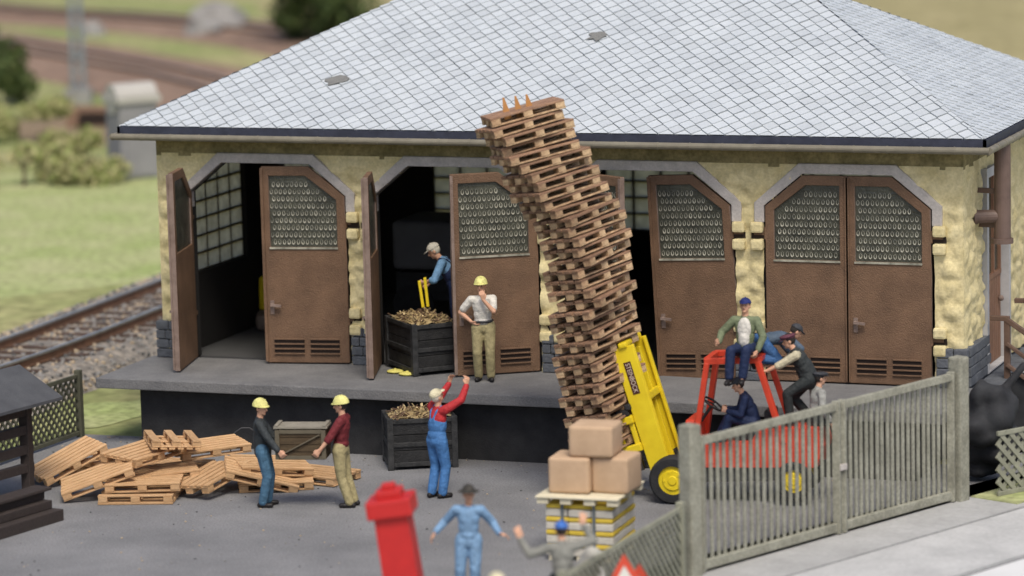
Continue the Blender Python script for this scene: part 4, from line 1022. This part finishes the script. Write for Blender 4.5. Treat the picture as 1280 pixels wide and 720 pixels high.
bm = BM(); box(bm, (.34, ys*.46, 1.12), (.22, .10, .12)); box(bm, (.22, ys*.47, 1.2), (.10, .10, .1)); mpart("hose_clamp", bm, m_rub, bev=.03)
# name plate on the near rail
bm = BM(); box(bm, (.02, ys*.458, 1.62), (.115, .008, .52)); plate = mpart("name_plate", bm, mat("plate_brown", (.065, .022, .016), None, 5, .5))
fc = bpy.data.curves.new("f", 'FONT'); fc.body = "STEINBOCK"; fc.size = .115; fc.align_x = 'CENTER'; fc.align_y = 'CENTER'; fc.extrude = .002
fo = bpy.data.objects.new("f", fc); COL.objects.link(fo); me = bpy.data.meshes.new_from_object(fo.evaluated_get(bpy.context.evaluated_depsgraph_get())); bpy.data.objects.remove(fo)
wd = max(v.co.x for v in me.vertices)-min(v.co.x for v in me.vertices); me.transform(Matrix.Diagonal((.47/wd, .9, 1, 1)))
# text x axis runs down the mast, its up direction points to the machine's rear-right in view
vout = Vector((0, ys, 0)); tx = Vector((0, 0, -1)); ty_ = vout.cross(tx)
TM = Matrix((tx, ty_, vout)).transposed().to_4x4(); TM.translation = Vector((.02, ys*.464, 1.62))
me.transform(MM @ TM); me.materials.append(mat("plate_letters", (.62, .50, .40), None, 5, .6)); lo = bpy.data.objects.new("lettering", me); COL.objects.link(lo); lo.parent = plate

# people on and around the forklift (their ground points come from the machine itself)
def fw_(x, y, z): return FM @ Vector((x, y*ys, z))     # y>0 towards the viewer
q = fw_(-1.22, .36, 2.26)
person("man in open green jacket and navy cap sitting on the red cage roof", tuple(q-Vector((0, 0, .02))), face(164),
  dict(pelvis=(0, -.06, .12), lean=-5, handR=(.38, .16, .27), handL=(-.24, .12, .14), hdR=(.4, .9, .1), elR=(.7, -.4, -.4), elL=(-.8, -.4, 0), footR=(.17, .40, -.26), footL=(-.05, .40, -.24), knR=(.1, 1, .8), knL=(-.1, 1, .8), toeR=(.2, 1, -.3), toeL=(.0, 1, -.35), hpitch=-6, curl=40),
  dict(top=c_grn, legs=c_nav, hat=('cap', c_dcap), topname='jacket', front=c_wht, hem=.03), .96)
q = fw_(-1.52, -.20, 2.10)
person("man in blue denim and dark cap crouching bent over behind the green jacket man", tuple(q), face(-70),
  dict(pelvis=(0, -.22, .34), lean=84, bend=6, handR=(.22, .42, .06), handL=(-.2, .42, .06), footR=(.12, -.38, .07), footL=(-.1, -.3, .07), knR=(.2, 1, .2), knL=(-.2, 1, .2), toeR=(0, .3, -1), toeL=(0, .3, -1), hpitch=-10, elR=(.8, .1, 0), elL=(-.8, .1, 0), curl=25),
  dict(top=c_den, legs=c_blj, hat=('cap', c_gryc), topname='jacket'), .92)
q = fw_(-1.22, .10, 1.06)
person("driver in navy suit and dark cap sitting inside the red cage at the wheel", tuple(q), face(88),
  dict(pelvis=(0, 0, .13), lean=14, bend=8, handR=(.12, .44, .36), handL=(-.14, .44, .36), footR=(.13, .62, -.20), footL=(-.13, .55, -.16), knR=(.1, .5, 1), knL=(-.1, .5, 1), toeR=(.1, 1, .1), toeL=(-.1, 1, .1), hpitch=6, curl=50),
  dict(top=c_nav, legs=c_nav, hat=('cap', c_gryc), topname='jacket', hem=.02), .90)
q = fw_(-2.02, .06, 1.13)
person("man in dark waistcoat, cream sleeves and maroon cap leaning against the red cage", tuple(q), face(84),
  dict(pelvis=(0, -.10, .74), lean=24, bend=6, handR=(.20, .56, .93), handL=(-.18, .60, .90), footR=(.12, -.1, .085), footL=(-.12, .22, .085), knR=(.1, 1, 0), knL=(-.1, 1, 0), hpitch=0, elR=(.5, -.3, -.7), elL=(-.5, -.3, -.7), hdR=(0, 1, 0), hdL=(0, 1, 0), pnR=(0, 0, -1), pnL=(0, 0, -1), curl=15),
  dict(top=c_crms, legs=c_dtr, hat=('flat', c_mcap), sleeve='roll', vest=c_ves), .95)
q = fw_(-2.22, .16, 1.10)
person("man in pale grey shirt and flat cap sitting at the rear of the forklift", tuple(q), face(-72),
  dict(pelvis=(0, .0, .13), lean=6, handR=(.28, .16, .12), handL=(-.26, .2, .1), footR=(.12, .44, -.35), footL=(-.12, .44, -.35), knR=(.1, 1, .6), knL=(-.1, 1, .6), curl=30),
  dict(top=c_pgr, legs=c_dtr, hat=('flat', c_gryc)), .90)

# ---------------------------------------------------------------- gate, lattices
def up_(p, h): return p+Vector((0, 0, h))
gt = thing("picket_gate", "weathered grey green double gate of narrow upright pickets across the yard entrance", "gate", tuple(gA))
gl = (gB-gA).length; gd = (gB-gA)/gl; gd.z = 0; gd.normalize()
def gpt(s, z, o=0): return gA+gd*s+gnor*o+Vector((0, 0, z))
def gh(s): return 2.0+.05*s/gl
def post(parent, s, h, w, nm="post"):
    bm = BM(); a = gpt(s, 0); b = gpt(s, h); Mx = basis(gd, Vector((0, 0, 1)), a); box(bm, (0, 0, h/2), (w, w, h), Mx); obj(nm, bm, m_gate, parent, True, bev=.035)
post(gt, -.02, 2.22, .24); post(gt, gl-.02, 2.28, .24)
for h0, h1, sid in ((.14, gl*.53, 0), (gl*.53+.02, gl-.16, 1)):
    bm = BM()
    bar(bm, gpt(h0, gh(h0)-.06), gpt(h1, gh(h1)-.06), .09, .12); obj("top_rail", bm, m_gate, gt, True, bev=.02)
    bm = BM(); bar(bm, gpt(h0, .14), gpt(h1, .14), .08, .14); obj("bottom_rail", bm, m_gate, gt, True, bev=.02)
    for s in (h0+.06, h1-.06):
        bm = BM(); bar(bm, gpt(s, .04), gpt(s, gh(s)+.02), .12, .10, 0); obj("stile", bm, m_gate, gt, True, bev=.015)
    n = 20
    for i in range(n):
        s = h0+.12+(h1-h0-.24)*(i+.5)/n+random.uniform(-.008, .008); bm = BM(); Mx = basis(gd, Vector((0, 0, 1)), gpt(s, 0, -.0)); box(bm, (0, .05, gh(s)/2+.02), (.066, .028, gh(s)-.22), Mx)
        obj("picket", bm, m_gate, gt, True, bev=.006)
bm = BM(); box(bm, (0, -.07, 1.05), (.16, .05, .09), basis(gd, Vector((0, 0, 1)), gpt(gl*.53, 0))); obj("latch", bm, m_trim, gt, True, bev=.01)

def lattice(name, label, A_, B_, h, sp, w, m, zb=.08, posts=(True, True), group=None):
    t = thing(name, label, "fence", tuple(A_), group=group); L_ = (B_-A_).length; e = (B_-A_)/L_
    nn = Vector((-e.y, e.x, 0)).normalized(); bm = BM(); n = int((L_+h)/sp)+1
    for sg, off in ((1, .012), (-1, -.012)):
        for i in range(-1, n+1):
            c = i*sp
            if sg > 0: u0_, z0_, u1_, z1_ = c-h, 0, c, h
            else: u0_, z0_, u1_, z1_ = c, 0, c-h, h
            pts = []
            for uu, zz in ((u0_, z0_), (u1_, z1_)):
                if uu < 0: zz = zz+(0-uu)*(z1_-z0_)/(u1_-u0_); uu = 0
                if uu > L_: zz = zz+(L_-uu)*(z1_-z0_)/(u1_-u0_); uu = L_
                pts.append((uu, zz))
            if any(z < -1e-3 or z > h+1e-3 for _, z in pts) or abs(pts[0][0]-pts[1][0]) < .05: continue
            p = [A_+e*uu+nn*off+Vector((0, 0, zb+zz)) for uu, zz in pts]; bar(bm, p[0], p[1], w, .016) if False else None
            d = (p[1]-p[0]).normalized(); sd = d.cross(nn).normalized()*w/2
            prism(bm, [p[0]-sd, p[0]+sd, p[1]+sd, p[1]-sd], nn*.014)
    obj("lattice", bm, m, t, True)
    bm = BM()
    for z in (zb, zb+h): bar(bm, A_+Vector((0, 0, z)), B_+Vector((0, 0, z)), .05, .07)
    obj("rail", bm, m, t, True, bev=.008)
    for k, P_ in ((0, A_), (1, B_)):
        if posts[k]: bm = BM(); box(bm, (0, 0, (h+zb+.1)/2), (.11, .11, h+zb+.1), basis(e, Vector((0, 0, 1)), P_)); obj("post", bm, m, t, True, bev=.012)
    return t
lattice("lattice_fence", "grey green lattice fence panel running down from left gate post", gp(852, 728)+Vector((0, 0, 0)), gp(705, 822), .98, .165, .05, m_latt)
lattice("lattice_fence", "pale grey lattice fence panel right of the gate below the steps", gp(1247, 624), gp(1335, 606), .95, .20, .07, m_latt, posts=(False, False))
lattice("lattice_fence", "dark green lattice fence panel behind the covered rack at left", gp(-40, 596), gp(101, 546), 1.0, .17, .045, m_lattd, posts=(False, True))
strip("verge_grass", .02, .9, .045, m_fresh, .02, gB+gdir*.25, gB+gdir*6)

# ---------------------------------------------------------------- covered rack at left, beams
ka = R(78); kx = Vector((math.cos(ka), math.sin(ka), 0)); ky = Vector((-kx.y, kx.x, 0))  # kx recedes, ky to the left
kp = gp(36, 622); kr = thing("covered_rack", "dark brown slatted rack with sloping grey tarred roof at left edge", "rack", tuple(kp))
def K(a, b, z): return kp-kx*a+ky*b+Vector((0, 0, z))
for a in (0, 2.6):
    for b in (0, .9):
        bm = BM(); bar(bm, K(a, b, 0), K(a, b, 1.62), .16, .16); obj("post", bm, m_brown, kr, True, bev=.012)
for z in (.50, .80, 1.12, 1.42):
    bm = BM(); bar(bm, K(-.1, -.02, z), K(3.0, -.02, z), .10, .15); obj("slat", bm, m_brown, kr, True, bev=.012)
bm = BM(); box(bm, (0, 0, 0), (.02, .02, .02), Matrix.Translation(K(1, .9, .9)))
bar(bm, K(0, .9, .95), K(2.6, .9, .95), .04, .9); obj("back_board", bm, m_brown, kr, True)
bm = BM(); zr, ze = 2.06, 1.60
prof = [(-.42, ze), (.45, zr), (1.32, ze), (1.32, ze-.05), (.45, zr-.06), (-.42, ze-.05)]
prism(bm, [K(-.45, b, z) for b, z in prof], K(3.2, 0, 0)-K(-.45, 0, 0)); obj("roof", bm, m_tar, kr, True, bev=.01)
bp_ = gp(77, 650)
bs_ = thing("beam_stack", "stepped stack of dark brown timber beams on the yard before the rack", "timber", tuple(bp_))
def Kb(a, b, z): return bp_-kx*a+ky*b+Vector((0, 0, z))
for a0, b, z, w, h in ((0, .12, .09, .34, .18), (.05, .24, .25, .22, .13), (.02, .38, .38, .16, .14), (-.03, .36, .48, .34, .05)):
    bm = BM(); bar(bm, Kb(a0, b, z), Kb(3.2, b, z), w, h) if False else None
    Mx = basis(-kx, Vector((0, 0, 1)), Kb(a0, b, z)); box(bm, (1.6, 0, 0), (3.2, w, h), Mx); obj("beam", bm, m_brown, bs_, True, bev=.012)

# ---------------------------------------------------------------- foreground: cartons on a strapped block, red post, sign
cp = gp(767, 704); cx_ = Vector((math.cos(.03), math.sin(.03), 0)); cy_ = Vector((-cx_.y, cx_.x, 0))
CMx = basis(cx_, Vector((0, 0, 1)), cp)          # x right, y away; block spans x -1..0
blk = thing("strapped_block", "square block of white and yellow striped sacks under grey straps, cartons on top", "sack stack", Mx=CMx)
BWd, BDp, BHt = 1.02, 1.15, .84
bm = BM(); bm2 = BM()
for r in range(8):
    u_ = BHt/4.3; z = .06+(r//2)*u_+(.64*u_ if r % 2 else 0); h = (.36 if r % 2 else .64)*u_-.004
    for side in range(2):
        pass
    for i in range(3):
        for j in range(3):
            x = -BWd+BWd*(i+.5)/3; y = BDp*(j+.5)/3; tgt = bm2 if r % 2 else bm
            box(tgt, (x+random.uniform(-.008, .008), y+random.uniform(-.008, .008), z+h/2), (BWd/3-.004, BDp/3-.004, h*(.9 if r % 2 == 0 else .98)))
obj("white_sacks", bm, m_bagw, blk, bev=.018); obj("yellow_sacks", bm2, m_bagy, blk, bev=.018)
for x in (-.76, -.28):
    bm = BM(); box(bm, (x, -.012, BHt/2), (.045, .012, BHt)); box(bm, (x, BDp+.012, BHt/2), (.045, .012, BHt)); obj("strap", bm, m_strap, blk)
bm = BM()
for x in (-.92, -.5, -.08): box(bm, (x, BDp/2, .03), (.12, BDp, .06))
obj("base_bearer", bm, m_cream, blk)
ztop = .06+8*BHt/8.6
pt_ = thing("cream_pallet", "pale cream pallet lying on the striped sack stack under three cartons", "pallet", Mx=CMx @ Matrix.Translation((-BWd/2, BDp/2, ztop+.004)))
bm = BM()
for i in range(5): box(bm, (-.56+i*.28, 0, .085), (.22, BDp+.2, .035)) if False else box(bm, (0, -.56+i*.28, .105), (1.26, .235, .03))
obj("deck", bm, m_cream, pt_, bev=.008)
for y in (-.5, 0, .5):
    bm = BM()
    for x in (-.53, -.18, .18, .53): box(bm, (x, y+(.08 if y > 0 else -.08 if y < 0 else 0), .044), (.17, .14, .085))
    obj("blocks", bm, m_cream, pt_, bev=.012)
zc_ = ztop+.004+.124
def carton(x, y, z, s, rz, label):
    bm = BM(); box(bm, (0, 0, s[2]/2), s); bevel(bm, .055, 3); o = obj("carton", bm, m_card, sm=False)
    for p in o.data.polygons: p.use_smooth = True
    o.matrix_basis = CMx @ Matrix.Translation((x, y, z)) @ Matrix.Rotation(rz, 4, 'Z'); tag(o, label, "carton", "cartons on the striped stack")
carton(-.70, .42, zc_, (.62, .62, .53), .02, "lower left brown cardboard carton on the cream pallet")
carton(-.09, .54, zc_, (.56, .62, .53), -.06, "lower right brown cardboard carton on the cream pallet")
carton(-.38, .48, zc_+.534, (.66, .62, .46), .03, "brown cardboard carton topmost on two others on the cream pallet")

rp_ = gp(519, 812); rd = thing("red_post", "bright red square post with stepped cap leaning left in the foreground", "post", Mx=Matrix.Translation(rp_) @ Matrix.Rotation(PS-.12, 4, 'Z') @ Matrix.Rotation(R(-7.5), 4, 'Y'))
bm = BM(); prism(bm, [(-.24, -.24, 0), (.24, -.24, 0), (.24, .24, 0), (-.24, .24, 0)], (0, 0, 1.86))
for v in bm.verts:
    if v.co.z > 1: v.co.x *= .92; v.co.y *= .92
obj("shaft", bm, m_redpost, rd, bev=.02)
bm = BM(); box(bm, (0, 0, 1.96), (.60, .60, .24)); box(bm, (0, 0, 2.13), (.34, .34, .12)); box(bm, (0, 0, 2.225), (.18, .18, .08)); obj("cap", bm, m_redpost, rd, bev=.03)
bm = BM(); box(bm, (0, 0, .1), (.7, .7, .2)); obj("foot", bm, m_redpost, rd, bev=.02)

sp_ = gp(784, 806); sg_ = thing("warning_trestle", "folding roadworks trestle of two red bordered white warning triangles in the foreground", "road sign", tuple(sp_), PS+.08)
m_sr = mat("sign_red", (.58, .07, .035), None, 4, .5); m_sw = mat("sign_white", (.62, .61, .55), None, 4, .6)
for k, (off, tl_, yaw) in enumerate(((0, -9, 0), (.34, 9, 0))):
    Mt = Matrix.Translation((.20*k, off, -.14*k)) @ Matrix.Rotation(R(tl_), 4, 'X')
    tri = lambda r, y: [Mt @ Vector((r*math.sin(2*math.pi*i/3), y, .70+r*math.cos(2*math.pi*i/3))) for i in range(3)]
    fy = -1 if k == 0 else 1
    bm = BM(); ring(bm, tri(.50, 0), tri(.35, 0), Mt.to_3x3() @ Vector((0, .03, 0))); rim = obj("triangle_rim", bm, m_sr, sg_, bev=.008)
    if k: continue
    bm = BM(); prism(bm, tri(.355, .006), Mt.to_3x3() @ Vector((0, .018, 0))); obj("white_panel", bm, m_sw, rim)
    bm = BM()
    for c, s in (((-.02, .02*0-.002+.0, .68), (.09, .008, .16)), ((.06, -.002, .62), (.16, .008, .06)), ((-.09, -.002, .59), (.08, .008, .06)), ((-.03, -.002, .795), (.06, .008, .06))): box(bm, (c[0], .004*1-.0, c[2]), s, Mt)
    obj("pictogram", bm, m_steel, rim)
    for x in (-.36, .36): bm = BM(); bar(bm, Mt @ Vector((x, .015, -.02)), Mt @ Vector((x, .015, .47)), .04, .03); obj("leg", bm, m_sr, sg_)

# foreground people
q = gp(588, 752)
person("man in light blue work suit and dark brimmed hat, arms spread, facing the camera", tuple(q), face(176),
  dict(lean=0, handR=(.49, .06, 1.08), handL=(-.47, .10, 1.06), elR=(.1, -1, -.2), elL=(-.1, -1, -.2), footR=(.15, .03, .085), footL=(-.07, .02, .085), hdR=(.6, .1, -.8), hdL=(-.9, .1, -.25), hyaw=16, curl=24, side=-1),
  dict(top=c_sky, legs=c_sky, hat=('brim', c_hat), hem=.0, belt=False), .93)
q = gp(706, 806)
person("man in grey coat and blue cap seen from behind with both arms raised", tuple(q), face(8),
  dict(lean=4, handL=(-.58, .14, 1.52), handR=(.33, .16, 1.66), elL=(-.3, -.3, -1), elR=(.6, -.2, -.8), hdL=(-.2, .1, 1), hdR=(0, .1, 1), pnL=(0, 1, 0), pnR=(0, 1, 0), footR=(.12, 0, .085), footL=(-.12, 0, .085), curl=14),
  dict(top=c_gr2, legs=c_dtr, hat=('cap', c_bcap), topname='coat', hem=.1), .94)
q = gp(627, 892)
person("person in cream helmet, only the helmet showing at the bottom edge", tuple(q), face(20),
  dict(handR=(.25, .1, .8), handL=(-.25, .1, .8)), dict(top=c_gr2, legs=c_dtr, hat=('helmet', c_crm)), .985)
bm = BM(); c = gp(738, 790)
ball(bm, (0, 0, .62), (.24, .22, .48), None, 20, 14); ball(bm, (.05, 0, 1.06), (.13, .12, .12), None, 14, 10); ball(bm, (0, 0, .22), (.28, .25, .22), None, 16, 10)
for v in bm.verts: v.co += v.co.normalized()*.03*noise.noise(v.co*7)
me = remesh(bm, .025, 2); o = mobj("pale_sack", me, m_psack, None); o.location = c; tag(o, "pale tied sack standing right behind the grey coated man", "sack")
# dark heap by the right gate post
bm = BM()
for k in range(26):
    z = random.uniform(.1, 1.45); q = .42*(1.25-z*.62); ball(bm, (random.uniform(-q, q), random.uniform(-q, q), z), [random.uniform(.12, .3) for _ in range(3)], Matrix.Rotation(random.random()*3, 3, 'X'), 16, 10)
bar(bm, (0, 0, 1.2), (.55, .25, 1.9), .16, .14)
for v in bm.verts: v.co += v.co.normalized()*.08*noise.noise(v.co*4)
me = remesh(bm, .045, 16); o = mobj("tarp_heap", me, m_tarp, None); o.location = gp(1236, 604); tag(o, "dark sheeted heap between right gate post and the steps", "heap")

# ---------------------------------------------------------------- background
def clump(bm, c, r, n, s):
    for k in range(n):
        a, b = random.uniform(0, 2*math.pi), random.uniform(-1, 1); q = (1-b*b)**.5; rr = random.random()**.4
        p = Vector((c[0]+r[0]*rr*q*math.cos(a), c[1]+r[1]*rr*q*math.sin(a), c[2]+r[2]*rr*b)); l = s*random.uniform(.6, 1.4)
        d = Vector((random.uniform(-1, 1), random.uniform(-1, 1), random.uniform(-.6, 1))).normalized(); e = d.orthogonal().normalized()*l*.5
        f = bm.faces.new([bm.verts.new(p-d*l), bm.verts.new(p+e), bm.verts.new(p+d*l), bm.verts.new(p-e)]); f.material_index = 0 if random.random() < .6 else 1
def plant(name, label, cat, P, lobes, n, s, mats, trunk=None, group=None):
    t = thing(name, label, cat, tuple(P), group=group); bm = BM()
    for c, r in lobes: clump(bm, c, r, n, s)
    obj("crown" if trunk else "foliage", bm, mats, t, recalc=False)
    bm = BM(); h = trunk or .5
    cyl(bm, (0, 0, -.1), (.05, 0, h), .05*h+.04, .03*h+.02, 9)
    for k in range(5): a = k*1.26; cyl(bm, (.04, 0, h*.8), (math.cos(a)*h*.5, math.sin(a)*h*.5, h*1.5), .02*h+.01, .01, 6)
    obj("trunk" if trunk else "stem", bm, m_bark, t)
P = gp(410, 58)
lob = [((0, 0, 3.0), (1.6, 1.6, 1.6))]+[((random.uniform(-1.9, 1.9), random.uniform(-1.4, 1.4), random.uniform(.5, 4.6)), (random.uniform(.8, 1.2),)*3) for _ in range(18)]
plant("broadleaf_tree", "dark green bushy tree behind the roof at top of the picture", "tree", P, lob, 520, .14, [m_leafd, m_leafl], 1.6)
P = gp(-12, 132)
lob = [((random.uniform(-1.0, 1.0), random.uniform(-1, 1), random.uniform(.5, 2.6)), (.7, .7, .6)) for _ in range(9)]
plant("dark_shrub", "dark green shrub at the left edge above the olive bushes", "shrub", P, lob, 380, .12, [m_leafd, m_leafl])
for i, (px, py, w, h, lab) in enumerate(((30, 232, 1.3, 1.0, "olive shrub at left edge above the grass verge"), (75, 205, 1.1, .9, "olive shrub left of the grey relay hut, nearest to it"), (22, 175, 1.3, 1.2, "tall olive shrub below the dark shrub at left edge"), (110, 228, .8, .5, "low olive shrub just below left of the grey hut"))):
    P = gp(px, py); lob = [((random.uniform(-w, w), random.uniform(-w, w), random.uniform(.1, h)), (.5, .5, .35)) for _ in range(8)]
    plant("olive_shrub", lab, "shrub", P, lob, 150, .10, [m_leafo, mat("leaf_grass", (.27, .30, .10), (.2, .25, .07), 1.2, .8)], None, "olive shrubs at left")
# relay hut
P = gp(168, 221); hu_ = thing("relay_hut", "small grey lineside hut with pale rounded top behind the shed corner", "hut", tuple(P), PS+.5)
bm = BM(); box(bm, (0, 0, 1.05), (1.15, 1.0, 2.1)); obj("wall", bm, m_hut, hu_, bev=.04)
bm = BM(); box(bm, (0, 0, 2.2), (1.3, 1.15, .2)); cyl(bm, (-.62, 0, 2.2), (.62, 0, 2.2), .42, None, 20); obj("roof", bm, m_huttop, hu_, bev=0)
bm = BM(); box(bm, (0, -.515, .95), (.8, .03, 1.7)); obj("door", bm, m_hut, hu_, bev=.01)
# catenary mast
P = gp(99, 128); ms_ = thing("catenary_mast", "slender blurred grey catenary mast beside the tracks at top left", "mast", tuple(P), PS)
bm = BM()
for x in (-.16, .16):
    for y in (-.16, .16): bar(bm, (x*1.2, y*1.2, 0), (x*.7, y*.7, 8.5), .09, .09)
for k in range(16):
    z = .3+k*.52; s = 1.2-.5*z/8.5; sg = 1 if k % 2 else -1
    bar(bm, (-.16*s*sg, -.16*s, z), (.16*s*sg, -.16*s, z+.5), .05, .05); bar(bm, (-.16*s*sg, .16*s, z), (.16*s*sg, .16*s, z+.5), .05, .05); bar(bm, (-.16*s, -.16*s*sg, z), (-.16*s, .16*s*sg, z+.5), .05, .05)
obj("lattice_column", bm, m_mast, ms_)
bm = BM(); box(bm, (0, 0, .2), (.9, .9, .5)); obj("footing", bm, m_rock, ms_, bev=.03)
for i, (px, py, r, lab) in enumerate(((276, 36, 1.2, "large grey boulder on the far grass left of the dark tree"), (115, 44, .6, "small pale rock right of the mast on the far grass"), (255, 46, .8, "smaller boulder at left foot of the large grey one"))):
    bm = BM(); bmesh.ops.create_icosphere(bm, subdivisions=3, radius=1)
    for v in bm.verts: v.co *= 1+.35*noise.noise(v.co*1.3+Vector((i*7, 0, 0))); v.co = Vector((v.co.x*r, v.co.y*r, max(v.co.z, -.3)*r*.75))
    o = obj("boulder", bm, m_rock, sm=False); o.location = gp(px, py)+Vector((0, 0, r*.2)); tag(o, lab, "rock", "boulders on the far grass")
bm = BM(); P = gp(118, 158)
prism(bm, [(-.9, 0, 0), (.9, 0, 0), (.8, 0, .55), (-.8, 0, .6)], (0, .9, 0)); ce = thing("culvert", "small dark culvert mouth in brown earth at foot of the grey mast", "culvert", tuple(P), PS); obj("headwall", bm, mat("brown_stone", (.24, .15, .10), None, 3, .9), ce)
bm = BM(); prism(bm, [(-.55, -.02, .05), (.55, -.02, .05), (.45, -.02, .42), (-.45, -.02, .45)], (0, .015, 0)); obj("opening", bm, m_dark, ce)
# grit, splinters and litter lying on the yard
bm = BM()
for k in range(900):
    if k < 420: x, y = random.uniform(-.5, 13), -1.0-abs(random.gauss(0, .35))-.35
    else: x, y = random.uniform(-1, 12), random.uniform(-13, -2)
    r_ = random.uniform(.008, .024); r = bmesh.ops.create_icosphere(bm, subdivisions=1, radius=r_, matrix=Matrix.Translation((x, y, r_*.4)) @ Matrix.Diagonal((1, random.uniform(.5, 1), .6, 1)))
    mi = random.choice((0, 0, 1, 2))
    for f in {f for v in r['verts'] for f in v.link_faces}: f.material_index = mi
tag(obj("grit", bm, [MATS["stone_grey"], MATS["stone_tan"], MATS["stone_dark"]]), kind='stuff')
